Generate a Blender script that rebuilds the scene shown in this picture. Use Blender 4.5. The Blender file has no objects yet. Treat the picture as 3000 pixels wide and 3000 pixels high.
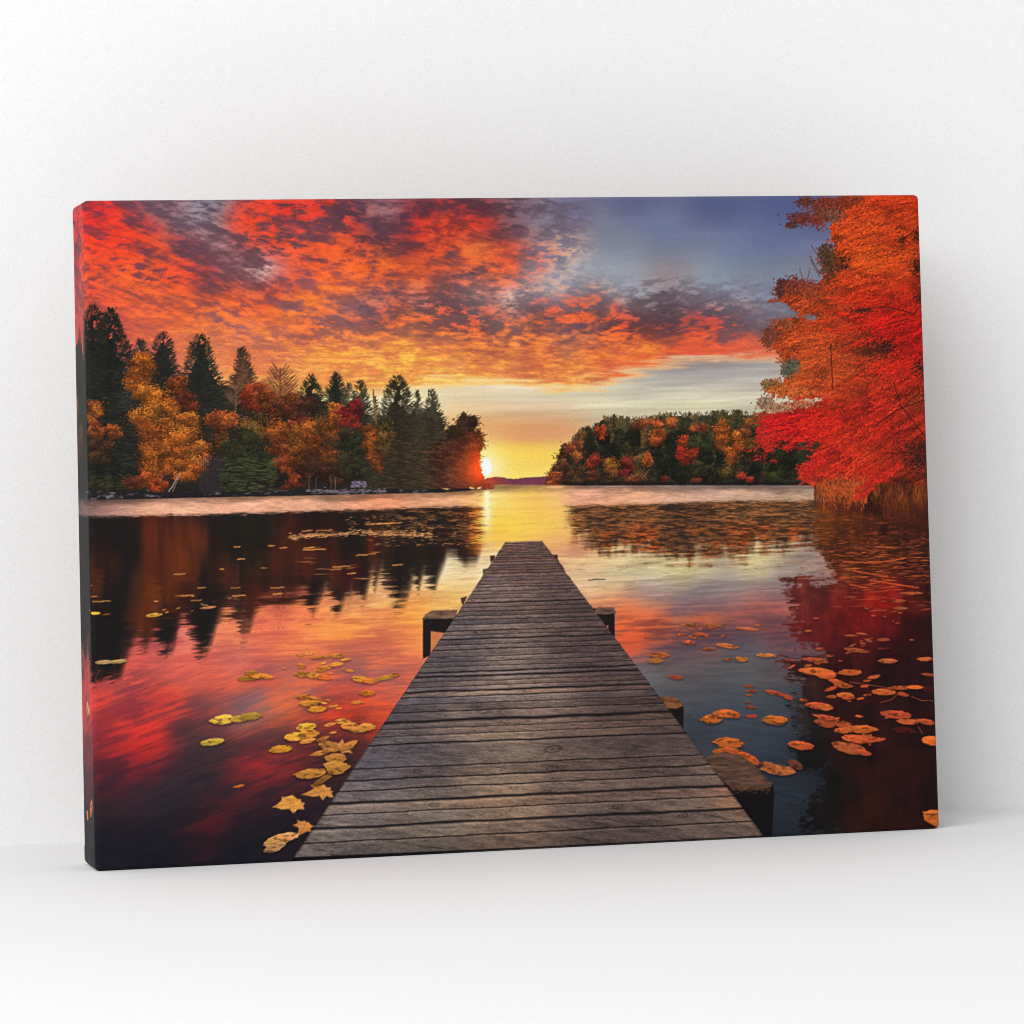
# A stretched canvas print of an autumn lake standing on a white floor before a white wall.
import bpy, math
import numpy as np
from mathutils import Matrix, Vector, Euler
scene = bpy.context.scene

# ---------------------------------------------------------------- camera
HM = 0.305                      # height of the canvas in metres (width 4:3, 36 mm deep)
cam_data = bpy.data.cameras.new("camera"); cam = bpy.data.objects.new("camera", cam_data)
scene.collection.objects.link(cam); scene.camera = cam
cam.matrix_world = Matrix.Translation(Vector((-0.72587, -5.40368, 0.57775))*HM) @ (
    Matrix.Rotation(-0.238723, 4, 'Z') @ Matrix.Rotation(math.pi/2+0.0629028, 4, 'X') @ Matrix.Rotation(-0.0253469, 4, 'Z'))
cam_data.sensor_width = 36; cam_data.lens = 36*10605.92/3000
cam_data.shift_x = 136.752/3000; cam_data.shift_y = -784.354/3000
cam_data.clip_start = 0.05; cam_data.clip_end = 50

# ---------------------------------------------------------------- studio light
world = bpy.data.worlds.new("World"); scene.world = world; world.use_nodes = True
bg = world.node_tree.nodes["Background"]; bg.inputs["Color"].default_value = (.985, .992, 1, 1); bg.inputs["Strength"].default_value = 0.66
def softbox(name, loc, target, size, watts):
    d = bpy.data.lights.new(name, 'AREA'); d.shape = 'RECTANGLE'; d.size, d.size_y = size; d.energy = watts
    d.color = (0.985, 0.992, 1.0)
    o = bpy.data.objects.new(name, d); scene.collection.objects.link(o); o.location = loc
    o.rotation_euler = (Vector(target)-Vector(loc)).to_track_quat('-Z', 'Y').to_euler(); return o
for L_ in [('key_softbox',(-1.25,-1.75,1.70),(0.25,0.0,0.15),(1.9,1.9),50.0)]: softbox(*L_)
vs = scene.view_settings; vs.view_transform = 'Standard'; vs.look = 'None'; vs.exposure = 0.0; vs.gamma = 1.0; vs.use_curve_mapping = False
scene.render.film_transparent = False
scene.cycles.filter_width = 1.0
scene.cycles.max_bounces = 8; scene.cycles.diffuse_bounces = 5

# ---------------------------------------------------------------- helpers
def nodes(name):
    m = bpy.data.materials.new(name); m.use_nodes = True
    nt = m.node_tree; return m, nt, nt.nodes["Principled BSDF"]
def plaster(name, rgb, grain, rough):
    """matt white paint with a very fine paper-like tooth"""
    m, nt, b = nodes(name); N = nt.nodes.new; K = nt.links.new
    tc = N("ShaderNodeTexCoord")
    n1 = N("ShaderNodeTexNoise"); n1.inputs["Scale"].default_value = 1500; n1.inputs["Detail"].default_value = 2; n1.inputs["Roughness"].default_value = .7
    n2 = N("ShaderNodeTexNoise"); n2.inputs["Scale"].default_value = 260; n2.inputs["Detail"].default_value = 4
    n3 = N("ShaderNodeTexNoise"); n3.inputs["Scale"].default_value = 7; n3.inputs["Detail"].default_value = 3
    for n in (n1, n2, n3): K(tc.outputs["Object"], n.inputs["Vector"])
    def madd(a, k, c):
        q = N("ShaderNodeMath"); q.operation = 'MULTIPLY_ADD'; K(a, q.inputs[0]); q.inputs[1].default_value = k
        if isinstance(c, float): q.inputs[2].default_value = c
        else: K(c, q.inputs[2])
        return q.outputs[0]
    v = madd(n1.outputs["Fac"], grain, 1.0-grain*.5)
    v2 = madd(n2.outputs["Fac"], grain*.10, -grain*.05); a = N("ShaderNodeMath"); K(v, a.inputs[0]); K(v2, a.inputs[1])
    v3 = madd(n3.outputs["Fac"], .02, -.01); a2 = N("ShaderNodeMath"); K(a.outputs[0], a2.inputs[0]); K(v3, a2.inputs[1])
    mix = N("ShaderNodeVectorMath"); mix.operation = 'SCALE'; mix.inputs[0].default_value = rgb; K(a2.outputs[0], mix.inputs["Scale"])
    K(mix.outputs[0], b.inputs["Base Color"]); b.inputs["Roughness"].default_value = rough; b.inputs["Specular IOR Level"].default_value = .25
    bp = N("ShaderNodeBump"); bp.inputs["Strength"].default_value = .12; bp.inputs["Distance"].default_value = .0004; K(n1.outputs["Fac"], bp.inputs["Height"]); K(bp.outputs[0], b.inputs["Normal"])
    return m
def grid_mesh(name, P, Nrm=None, cols=None, flip=False):
    """P: (rows, cols, 3) array of points -> one sheet of quads"""
    r, c = P.shape[:2]; me = bpy.data.meshes.new(name)
    idx = np.arange(r*c, dtype=np.int32).reshape(r, c)
    q = np.stack([idx[:-1, :-1], idx[:-1, 1:], idx[1:, 1:], idx[1:, :-1]], -1).reshape(-1, 4)
    if flip: q = q[:, ::-1]
    me.vertices.add(r*c); me.vertices.foreach_set("co", P.astype(np.float32).ravel())
    me.loops.add(q.size); me.loops.foreach_set("vertex_index", np.ascontiguousarray(q).ravel())
    me.polygons.add(len(q)); me.polygons.foreach_set("loop_start", np.arange(0, q.size, 4, dtype=np.int32))
    me.update(calc_edges=True); me.shade_smooth()
    if cols is not None:
        at = me.color_attributes.new("print", 'FLOAT_COLOR', 'POINT')
        rgba = np.ones((r*c, 4), np.float32); rgba[:, :3] = cols.reshape(-1, 3); at.data.foreach_set("color", rgba.ravel())
    if Nrm is not None: me.normals_split_custom_set_from_vertices(Nrm.reshape(-1, 3).tolist())
    return me
def link(name, me, mat, parent=None, **props):
    o = bpy.data.objects.new(name, me); scene.collection.objects.link(o)
    if mat: me.materials.append(mat)
    if parent: o.parent = parent
    for k, v in props.items(): o[k] = v
    return o
def box_mesh(name, lo, hi, bevel=0.0):
    import bmesh
    bm = bmesh.new(); bmesh.ops.create_cube(bm, size=1)
    for v in bm.verts: v.co = Vector([lo[i]+(v.co[i]+.5)*(hi[i]-lo[i]) for i in range(3)])
    if bevel: bmesh.ops.bevel(bm, geom=bm.edges[:], offset=bevel, segments=2, affect='EDGES')
    me = bpy.data.meshes.new(name); bm.to_mesh(me); bm.free(); return me

# ---------------------------------------------------------------- floor and wall
WALL_Y, WALL_T = 0.455*HM, math.tan(-0.12)
def wy(x): return WALL_Y+x*WALL_T
floor_pts = np.array([[(x, y, 0) for x in np.linspace(-4, 4, 9)] for y in np.linspace(-4, 1.2, 7)])
# the floor sheet ends under the wall
floor_mat = plaster("floor_paint", (.80,.80,.80), 0.32, .75); wall_mat = plaster("wall_paint", (.812,.812,.812), 0.32, .85)
fl = link("floor", grid_mesh("floor", floor_pts, flip=False), floor_mat, kind="structure", label="smooth white floor in front of the wall", category="floor")
wl = []
for z in np.linspace(-.02, 3.0, 6): wl.append([(x, wy(x), z) for x in np.linspace(-3, 3, 9)])
wlo = link("wall", grid_mesh("wall", np.array(wl)), wall_mat, kind="structure", label="plain white wall behind the canvas print", category="wall")

# ======================================================================
# THE PICTURE ON THE CANVAS: an autumn lake painted with numpy on a
# drafting sheet (sheet units: x 0..2800 to the right, y 540..2580 down).
# ======================================================================
import numpy as np, math
SC = 0.6
SX0, SY0, SX1, SY1 = 0, 540, 2800, 2580
RW, RH = int((SX1-SX0)*SC), int((SY1-SY0)*SC)
rng = np.random.default_rng(7)
YY, XX = np.mgrid[0:RH, 0:RW].astype(np.float32)
PX = SX0 + (XX+.5)/SC
PY = SY0 + (YY+.5)/SC

def c3(*v): return np.array(v, np.float32)/255.
def sstep(a, b, x):
    t = np.clip((x-a)/(b-a), 0, 1); return t*t*(3-2*t)
_LAT = rng.random((256, 256)).astype(np.float32)
def vnoise(x, y, seed=0):
    x = x+seed*37.31; y = y+seed*91.17
    xi = np.floor(x).astype(np.int32); yi = np.floor(y).astype(np.int32)
    fx = (x-xi).astype(np.float32); fy = (y-yi).astype(np.float32)
    fx = fx*fx*(3-2*fx); fy = fy*fy*(3-2*fy)
    x0 = xi & 255; x1 = (xi+1) & 255; y0 = yi & 255; y1 = (yi+1) & 255
    a = _LAT[y0, x0]; b = _LAT[y0, x1]; c = _LAT[y1, x0]; d = _LAT[y1, x1]
    return (a+(b-a)*fx)*(1-fy)+(c+(d-c)*fx)*fy
def fbm(x, y, octv=5, seed=0, gain=.5):
    s = 0; amp = 1; tot = 0
    for k in range(octv):
        s = s+amp*vnoise(x, y, seed+k*3); tot += amp
        amp *= gain; x = x*2.03; y = y*2.03
    return s/tot                                   # about .5 +- .2
def blur1(a, r, axis):
    """box blur along one axis"""
    r = int(max(0, round(r)))
    if r == 0: return a
    pad = [(0, 0)]*a.ndim; pad[axis] = (r+1, r)
    c = np.cumsum(np.pad(a, pad, mode='edge'), axis=axis, dtype=np.float64)
    n = a.shape[axis]
    hi = np.take(c, np.arange(2*r+1, n+2*r+1), axis=axis); lo = np.take(c, np.arange(0, n), axis=axis)
    return ((hi-lo)/(2*r+1)).astype(np.float32)
def blur(a, r):
    for _ in range(2): a = blur1(blur1(a, r, 0), r, 1)
    return a
def lerp(a, b, t):
    if np.ndim(t) == 2: t = t[..., None]
    return a+(b-a)*t
def gather(img, x, y):
    """bilinear read at raster positions"""
    x = np.clip(x, 0, img.shape[1]-1.01); y = np.clip(y, 0, img.shape[0]-1.01)
    xi = x.astype(np.int32); yi = y.astype(np.int32)
    fx = (x-xi)[..., None].astype(np.float32); fy = (y-yi)[..., None].astype(np.float32)
    return (img[yi, xi]*(1-fx)+img[yi, xi+1]*fx)*(1-fy)+(img[yi+1, xi]*(1-fx)+img[yi+1, xi+1]*fx)*fy
def polymask(pts, soft=1.0, rough=0, rs=.05, seed=0, box=None):
    """antialiased polygon mask over the whole sheet (points in sheet units)"""
    p = np.array(pts, np.float32)
    x0 = max(0, int((p[:, 0].min()-SX0-40)*SC)); x1 = min(RW, int((p[:, 0].max()-SX0+40)*SC)+1)
    y0 = max(0, int((p[:, 1].min()-SY0-40)*SC)); y1 = min(RH, int((p[:, 1].max()-SY0+40)*SC)+1)
    m = np.zeros((RH, RW), np.float32)
    if x1 <= x0 or y1 <= y0: return m
    X = PX[y0:y1, x0:x1]; Y = PY[y0:y1, x0:x1]
    if rough:
        X = X+(fbm(X*rs, Y*rs, 3, seed)-.5)*rough*2; Y = Y+(fbm(X*rs, Y*rs, 3, seed+50)-.5)*rough*2
    ins = np.zeros(X.shape, bool); d = np.full(X.shape, 1e9, np.float32)
    n = len(p)
    for i in range(n):
        ax, ay = p[i]; bx, by = p[(i+1) % n]
        if ay != by:
            c = ((ay > Y) != (by > Y)) & (X < (bx-ax)*(Y-ay)/(by-ay)+ax)
            ins ^= c
        ex, ey = bx-ax, by-ay; L = ex*ex+ey*ey+1e-9
        t = np.clip(((X-ax)*ex+(Y-ay)*ey)/L, 0, 1)
        d = np.minimum(d, (X-ax-t*ex)**2+(Y-ay-t*ey)**2)
    d = np.sqrt(d)*SC
    m[y0:y1, x0:x1] = np.clip(.5+np.where(ins, d, -d)/(soft*2 if soft > .5 else 1), 0, 1)
    return m if box is None else m[box]
def field(pts, sigma=70, sm=(1, 1)):
    """smooth interpolation of scattered control values (x, y, values...)"""
    pts = np.array(pts, np.float32)
    gy = np.arange(SY0, SY1+20, 20.); gx = np.arange(SX0, SX1+20, 20.)
    GX, GY = np.meshgrid(gx, gy)
    num = 0; den = 0
    for q in pts:
        d2 = ((GX-q[0])**2+((GY-q[1])*1.3)**2)/sigma**2
        w = 1/(d2+.25)**2.2
        num = num+w[..., None]*q[2:]; den = den+w
    g = (num/den[..., None]).astype(np.float32)
    for _ in range(2): g = blur1(blur1(g, sm[0], 1), sm[1], 0)
    return gather(g, (PX-SX0)/20., (PY-SY0)/20.)

# ---- brush strokes -----------------------------------------------------
_ST = {}
def stamp(L, w, a):
    key = (round(L*2), round(w*4), round(a/(math.pi/24)) % 24)
    s = _ST.get(key)
    if s is None:
        L = max(key[0]/2, .5); w = max(key[1]/4, .25); a = key[2]*math.pi/24
        r = int(L+w+1.5); yy, xx = np.mgrid[-r:r+1, -r:r+1].astype(np.float32)
        u = xx*math.cos(a)+yy*math.sin(a); v = -xx*math.sin(a)+yy*math.cos(a)
        d = np.sqrt((u/(L+.4))**2+(v/(w+.4))**2)
        s = np.clip((1.15-d)*min(L, w+.6)*1.4, 0, 1).astype(np.float32)[..., None]
        _ST[key] = (s, r); s = _ST[key]
    return s
def strokes(img, xs, ys, L, w, ang, cols, al=1.):
    """many short strokes; positions, lengths (half) and widths in sheet units"""
    n = len(xs); one = np.ones(n)
    L = L*one*SC; w = w*one*SC; ang = ang*one; al = al*one
    cols = np.asarray(cols, np.float32)
    if cols.ndim == 1: cols = np.repeat(cols[None], n, 0)
    ch = img.shape[2]
    if ch == 4: cols = np.concatenate([cols, np.ones((n, 1), np.float32)], 1)
    cx = ((xs-SX0)*SC).astype(int); cy = ((ys-SY0)*SC).astype(int)
    for i in range(n):
        s, r = stamp(L[i], w[i], ang[i])
        x0 = cx[i]-r; y0 = cy[i]-r; x1 = cx[i]+r+1; y1 = cy[i]+r+1
        if x0 < 0 or y0 < 0 or x1 > RW or y1 > RH: continue
        v = img[y0:y1, x0:x1]
        v += (cols[i]-v)*(s*al[i])
def line(img, pts, w, col, al=1.):
    p = np.array(pts, float)
    for a, b in zip(p[:-1], p[1:]):
        n = max(2, int(np.hypot(*(b-a))/2.2)); t = np.linspace(0, 1, n)
        ang = math.atan2(b[1]-a[1], b[0]-a[0])
        strokes(img, a[0]+(b[0]-a[0])*t, a[1]+(b[1]-a[1])*t, 2.4, w, ang, col, al)
def fill(img, m, col):
    col = np.asarray(col, np.float32)
    if img.shape[2] == 4:
        if col.ndim == 1: col = np.append(col, 1.).astype(np.float32)
        else: col = np.concatenate([col, np.ones(col.shape[:2]+(1,), np.float32)], 2)
    img += (col-img)*m[..., None]

# ======================================================================
# 1  SKY
# control points: x, y, lit colour, shade colour, share of lit cloud
SKY = [
 (20,640,225,55,55,130,55,70,.5),(30,800,190,60,70,120,60,75,.45),(40,1000,235,95,80,190,80,80,.5),
 (270,625,232,55,48,128,55,68,.5),(300,680,240,70,45,140,58,68,.55),(340,745,246,85,42,135,60,70,.55),(480,612,150,105,110,98,75,86,.35),
 (580,630,150,140,152,100,86,98,.45),(640,600,120,115,130,92,78,92,.4),(440,770,250,105,42,128,64,74,.58),(390,690,244,75,42,130,60,70,.55),(560,725,190,85,75,104,68,80,.15),(630,690,170,150,155,105,76,86,.25),
 (700,645,250,82,45,112,66,76,.62),(740,660,250,90,45,112,66,76,.6),(790,600,240,72,45,120,60,70,.6),(620,830,185,78,64,112,66,76,.12),(660,760,165,115,120,108,72,80,.25),(770,800,205,190,190,112,78,84,.45),(700,800,160,100,100,112,74,82,.2),
 (800,700,228,86,52,112,70,78,.3),(860,620,225,66,48,100,58,68,.35),(300,900,243,105,60,176,78,70,.45),(280,820,245,105,55,140,68,72,.4),
 (400,820,250,122,52,146,70,72,.45),(520,800,246,92,50,132,64,70,.4),(580,790,230,85,55,120,64,70,.3),(550,890,252,132,48,185,82,66,.6),(470,880,246,120,58,170,78,70,.45),
 (690,875,252,120,45,176,72,60,.75),(800,850,225,85,50,140,66,70,.4),(850,900,252,160,62,134,90,96,.5),(640,930,250,150,66,168,100,98,.45),(760,920,248,125,55,180,90,80,.5),
 (440,960,246,132,66,196,92,76,.5),(330,980,238,110,70,180,80,74,.45),(480,1060,244,150,92,216,106,82,.5),(560,1010,250,160,72,196,104,84,.5),(720,960,250,165,85,164,104,104,.5),(800,1020,250,158,76,192,108,88,.5),
 (700,1080,250,164,84,226,126,76,.5),(380,1040,238,125,95,205,95,85,.5),(600,1080,252,190,110,235,140,85,.5),
 (950,602,220,64,48,104,56,66,.28),(1010,650,215,78,54,80,56,70,.12),(1100,620,160,110,115,98,64,76,.3),(1150,640,150,115,125,92,64,78,.3),
 (930,640,238,86,58,120,72,84,.5),(1215,655,235,52,40,112,46,56,.75),(1300,672,252,100,40,180,50,45,.85),(1360,640,235,70,45,110,50,56,.6),(1270,610,150,60,62,88,52,62,.15),
 (1390,590,130,70,76,80,50,60,.12),(1450,690,120,64,70,78,50,60,.08),(1420,660,225,62,45,120,50,56,.55),(975,692,252,115,48,135,66,70,.66),(1150,690,150,66,62,92,54,64,.1),(1060,680,170,70,62,92,54,66,.15),
 (920,745,250,106,50,112,66,76,.5),(1030,745,250,115,48,130,68,72,.55),(1115,765,254,140,45,150,70,62,.72),(1200,740,150,66,56,100,56,62,.2),(1270,735,246,100,45,130,62,66,.6),
 (1410,728,255,170,62,236,90,46,.92),(1480,745,248,100,48,190,70,56,.75),(1510,775,246,110,56,160,76,70,.65),(940,860,255,155,50,200,96,76,.85),(1020,850,254,145,50,200,96,76,.75),(880,810,240,110,66,150,88,100,.5),(960,820,250,120,56,150,78,86,.7),
 (1100,810,252,118,46,156,76,70,.78),(1230,825,254,138,52,210,84,54,.88),(1190,790,248,110,46,170,72,60,.7),(1330,765,215,100,56,106,68,74,.28),(1420,780,246,120,56,116,76,80,.45),(1470,800,248,130,60,118,78,82,.5),
 (1160,850,190,120,95,104,76,84,.15),(1230,875,200,170,165,108,78,86,.25),(1310,850,225,125,80,114,82,88,.25),(1090,885,200,140,120,116,88,98,.15),(1020,905,215,150,110,120,92,104,.25),
 (950,935,252,142,62,150,96,96,.45),(1180,890,250,120,60,118,78,78,.45),(1230,930,252,136,58,132,86,80,.6),(1330,900,235,105,66,112,76,80,.35),(1390,870,215,170,150,126,104,108,.35),
 (1500,880,225,212,204,118,102,108,.4),(1450,920,240,130,80,120,96,98,.35),(1100,965,246,122,62,132,84,82,.35),(1400,980,246,116,58,112,74,76,.32),(1270,965,246,120,60,118,78,80,.38),(900,985,244,122,62,160,88,82,.4),(1000,965,240,122,70,150,92,92,.35),
 (1000,1010,255,168,66,214,114,68,.62),(1200,1030,255,182,74,222,122,72,.62),(1300,1010,252,150,62,196,104,72,.5),(1440,1030,252,146,64,176,92,70,.48),(900,1080,255,184,88,236,142,76,.6),(1080,1070,255,190,84,232,140,78,.6),
 (1300,1090,255,196,96,232,140,76,.6),(1450,1080,252,170,84,216,120,72,.55),
 (1510,600,118,92,104,88,66,76,.4),(1520,660,120,96,108,92,66,76,.35),(1600,640,128,126,146,104,90,106,.5),(1690,610,106,106,142,108,98,122,.5),(1560,735,230,140,108,128,106,118,.3),(1640,740,238,182,142,130,124,140,.25),(1590,700,150,120,125,120,100,112,.35),
 (1800,700,120,126,156,112,112,138,.6),(1800,780,142,152,176,128,130,148,.6),(1610,840,172,182,196,158,158,168,.6),(1540,820,215,150,130,150,140,150,.3),(1560,790,235,145,115,150,140,150,.35),(1800,840,156,168,186,142,148,160,.6),
 (1850,590,90,94,136,92,94,134,.5),(2100,590,80,88,132,80,88,132,.5),(2300,600,78,86,134,78,86,134,.5),(2250,700,98,110,152,98,110,152,.5),(2150,750,112,124,160,110,122,158,.5),(1950,680,106,116,154,104,112,148,.5),
 (2100,825,138,150,174,134,144,166,.5),(2280,840,126,134,160,122,128,152,.5),(1700,800,152,164,184,140,146,160,.6),
 (1650,868,238,160,124,152,150,160,.42),(1750,872,236,136,92,130,102,108,.42),(1600,905,246,112,62,110,76,86,.42),(1700,925,250,110,50,108,70,76,.42),(1640,930,248,120,56,120,78,82,.5),
 (1880,880,158,162,172,108,92,98,.45),(1950,912,120,116,126,88,70,80,.2),(2060,870,160,168,180,112,100,110,.42),(2150,890,150,154,166,110,100,112,.4),(2250,900,130,134,150,112,108,124,.4),
 (1580,955,252,132,54,126,82,80,.6),(1780,935,250,110,50,110,68,72,.5),(1850,955,238,92,50,100,60,66,.48),(1925,965,205,80,55,88,60,68,.1),(2050,930,235,90,60,98,74,82,.22),(2140,935,228,90,66,104,82,92,.25),(2240,950,150,110,120,112,98,112,.25),
 (2000,985,244,90,48,110,66,70,.5),(2080,975,236,92,60,104,72,80,.35),(1710,975,246,138,78,118,84,94,.3),(1650,990,248,150,90,140,90,92,.4),(1600,1030,252,134,58,178,84,64,.6),
 (1750,1020,246,122,55,170,84,68,.5),(1900,1015,253,150,54,206,82,50,.8),(2120,1000,236,92,62,118,78,86,.3),(2230,1000,226,100,74,112,84,96,.3),(2060,1030,244,96,56,190,74,62,.7),(2200,1040,250,120,72,200,84,70,.75),(1850,1070,248,130,62,214,96,62,.7),(1650,1080,253,168,76,226,124,66,.6)]
PALE = [
 (900,1150,250,222,160),(1100,1140,250,230,180),(1200,1155,246,228,182),(1300,1165,240,226,192),(1350,1205,236,216,168),(1300,1250,236,190,130),(1560,1255,222,158,112),(1420,1240,232,178,124),(1650,1262,226,172,126),(1560,1300,238,176,94),(1450,1300,242,180,82),(1350,1300,240,182,94),(1500,1345,255,218,88),(1600,1345,252,214,96),(1480,1285,232,168,104),(1400,1262,232,176,118),(1400,1290,240,188,92),(1450,1330,254,216,84),
 (1420,1400,255,232,140),(1520,1130,244,240,226),(1520,1190,228,218,194),(1500,1165,222,210,196),(1700,1150,226,216,192),(1900,1120,168,160,152),(2100,1090,150,142,146),(2000,1100,160,152,152),(2150,1150,202,192,168),(1800,1170,232,224,188),(2050,1172,238,228,184),
 (2250,1110,166,158,156),(2280,1170,214,204,172),(1600,1240,230,186,140),(1500,1250,226,162,112),(1700,1222,216,202,172),(2000,1210,222,212,178),(1600,1290,238,178,92),(1500,1322,252,208,78),(1560,1360,255,236,130),(1500,1385,255,236,110),(1600,1385,255,240,150),(1400,1240,232,190,130),(1450,1220,236,200,150)]
def paint_sky():
    f = field(SKY, 46)
    lit, drk, bias = f[..., :3]/255, f[..., 3:6]/255, f[..., 6]
    warm = sstep(.2, .5, lit[..., 0]-lit[..., 2])*np.maximum(sstep(1010, 930, PY), sstep(1120, 1050, PY)*sstep(950, 700, PX))
    lit = lit*(1-warm[..., None]*np.array([.02, .19, .10], np.float32)); drk = drk*(1-.06*warm[..., None])
    # cloud deck seen in perspective: detail is finer and flatter towards the horizon
    hy = np.maximum(1560-PY, 60)
    u = (PX-1430)/hy*7.0; v = 5200/hy
    wu = fbm(u*.9, v*.9, 3, 11)-.5; wv = fbm(u*.9, v*.9, 3, 17)-.5
    big = fbm(u*2.0+wu*1.0, v*3.9+wv*1.4, 6, 3, .6)
    # streaks: fall to the right on the far left, level in the middle, rise to the right beyond
    def streak(a, seed, fx=.011, fy=.05):
        X = PX*math.cos(a)+PY*math.sin(a); Y = -PX*math.sin(a)+PY*math.cos(a)
        return fbm(X*fx+wu*.8, Y*fy+wv*.9, 5, seed, .58)
    wL = sstep(860, 560, PX-(PY-800)*.3); wR = sstep(1500, 1800, PX)
    lev = streak(.03, 23, .013, .055)
    str_ = lerp(lerp(lev[..., None], streak(.36, 27)[..., None], wL), streak(-.13, 29)[..., None], wR)[..., 0]
    fine = fbm(PX*.04+wu, PY*.13+wv-PX*.01*(1-2*wL), 4, 31, .62)
    mott = fbm(PX*.028+wu*1.2, PY*.062+wv, 4, 34, .6)
    wl = wL*.35+.25
    t = big*(1-wl)+str_*wl+(fine-.5)*.22+(mott-.5)*.24
    t = (t-t.mean())/t.std()
    thr = -(bias-.5)*3.4-.12*sstep(.3, .6, lit[..., 0]-lit[..., 2])+.25*(1-sstep(.12, .3, lit[..., 0]-lit[..., 2]))*sstep(1500, 1400, PX)
    thr = thr+.42*sstep(830, 880, PY)*sstep(1010, 960, PY)*sstep(860, 980, PX)
    low = np.maximum(sstep(950, 1070, PY), sstep(860, 980, PY)*sstep(900, 600, PX)*.9)   # low clouds: softer contrast
    t = t+low*((streak(.02+0, 47, .010, .12)-.5)*3.4-t*.35)
    m = sstep(-1.75, 1.55, (t-thr)*(1-.3*low)); fb = (fine-.5)*.9+(mott-.5)*1.1; patch = sstep(.40, .66, fbm(PX*.006+3, PY*.012, 3, 49))
    m = np.clip(m+(sstep(-.16, .16, fb+(m-.5)*.16)-.5)*(.06+.62*patch)*(1-.3*low)*sstep(0, .25, m)*sstep(1, .8, m), 0, 1)
    col = lerp(drk, lit, m)
    # glow where a lit patch is thickest, a cool gap here and there
    hot = sstep(.7, 1.8, t-thr)*sstep(.35, .6, lit[..., 0]-lit[..., 2])
    col = lerp(col, np.clip(lit*c3(258, 288, 258)+c3(0, 6, 0), 0, 1), hot*.38)
    col = col*(1+(fbm(PX*.05, PY*.11, 4, 41, .6)-.5)[..., None]*.26)
    wisp = sstep(.60, .80, streak(.30, 57, .014, .10))*sstep(.2, .6, lit[..., 0]-lit[..., 2])*sstep(1000, 850, PY); col = lerp(col, np.clip(lit*1.06+.03, 0, 1), wisp*.55)
    rg = 1-np.abs(2*fbm(PX*.011+wu*.5, PY*.105-PX*.004*np.tanh((PX-1450)/400), 4, 58, .6)-1); col = lerp(col, np.minimum(col, lerp(drk, c3(206, 92, 56)[None, None], .45)), .42*sstep(.76, .98, rg)*sstep(880, 1020, PY))
    # clear sky on the right is smooth
    clr = sstep(1640, 1800, PX)*sstep(860, 780, PY)
    fld = (blur(drk*.25+lit*.75, 8)*np.array([1.05, 1.06, .99], np.float32))*(1+(fbm(PX*.006, PY*.03, 4, 44)-.5)[..., None]*.10)
    col = lerp(col, fld, clr*.9)
    # pale band below the cloud deck
    ed = np.interp(PX[0], [0,700,1050,1200,1380,1480,1640,1760,1840,1910,2000,2100,2400], [1170,1165,1155,1128,1114,1118,1134,1124,1098,1076,1056,1046,1040])[None]
    ed = ed+(fbm(PX*.010, PY*.02, 4, 51)-.5)*30+(fbm(PX*.007, PY*.09, 4, 52, .6)-.5)*64
    q = field(PALE, 70, (4, 1))/255
    st = fbm(PX*.0020+wu*.2, PY*.036+PX*.0012, 5, 61, .55)-.5
    amt = np.interp(PX[0], [1300, 1700, 2000], [.36, .40, .62])[None]*np.interp(PY[:, 0], [1100, 1250, 1350], [1, .9, .45])[:, None]
    q = q*(1+st[..., None]*amt[..., None]*c3(230, 255, 270))
    b = sstep(-20, 20, PY-ed)
    col = lerp(col, q, b)
    rim = np.exp(-((PY-ed+2)/17)**2)*sstep(1050, 1250, PX)
    rc = lerp(c3(255, 220, 130)[None, None], c3(250, 206, 156)[None, None], sstep(1600, 2000, PX))
    col = lerp(col, rc, rim*(.35+.5*fbm(PX*.02, PY*.05, 3, 71)))
    red = np.exp(-((PY-ed+34)/20)**2)*sstep(1700, 1950, PX)
    col = lerp(col, c3(238, 92, 58), red*.55)
    hz = fbm(PX*.003, PY*.05, 4, 63, .55)
    col = lerp(col, c3(228, 156, 108), np.exp(-((PY-1258-(hz-.5)*40)/34)**2)*sstep(1280, 1380, PX)*sstep(1780, 1640, PX)*(.25+.8*hz))
    col = lerp(col, c3(255, 216, 78), np.exp(-((PY-1338-(hz-.5)*30)/30)**2)*sstep(1280, 1380, PX)*sstep(1720, 1640, PX)*(.2+.7*hz))
    # sun and its glow
    d = np.hypot((PX-1426)/1.0, (PY-1368)/1.15)
    col = lerp(col, c3(255, 206, 92), np.exp(-(np.hypot((PX-1480)/200, (PY-1385)/60))**2)*.4)
    col = lerp(col, c3(255, 232, 110), np.exp(-(d/80)**2)*.6)
    col = lerp(col, c3(255, 246, 190), np.exp(-(d/48)**2)*.9)
    ds = np.hypot((PX-1425)/15, (PY-1369)/25)
    col = lerp(col, c3(255, 255, 252), sstep(1.25, .85, ds))
    # far hill
    top = np.interp(PX[0], [1415,1440,1460,1475,1500,1540,1600,1660], [1404,1399,1397,1399,1403,1400,1395,1393])[None]+(fbm(PX*.2, PY*.0, 2, 81)-.5)*4
    m = sstep(-1.2, 1.2, PY-top)*sstep(1405, 1416, PX)*sstep(1665, 1655, PX)
    hc = lerp(c3(178, 70, 48), c3(118, 58, 74), sstep(1425, 1500, PX))
    col = lerp(col, hc*(1+(fbm(PX*.08, PY*.2, 3, 82)-.5)[..., None]*.25), m)
    return np.clip(col, 0, 1)

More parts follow.
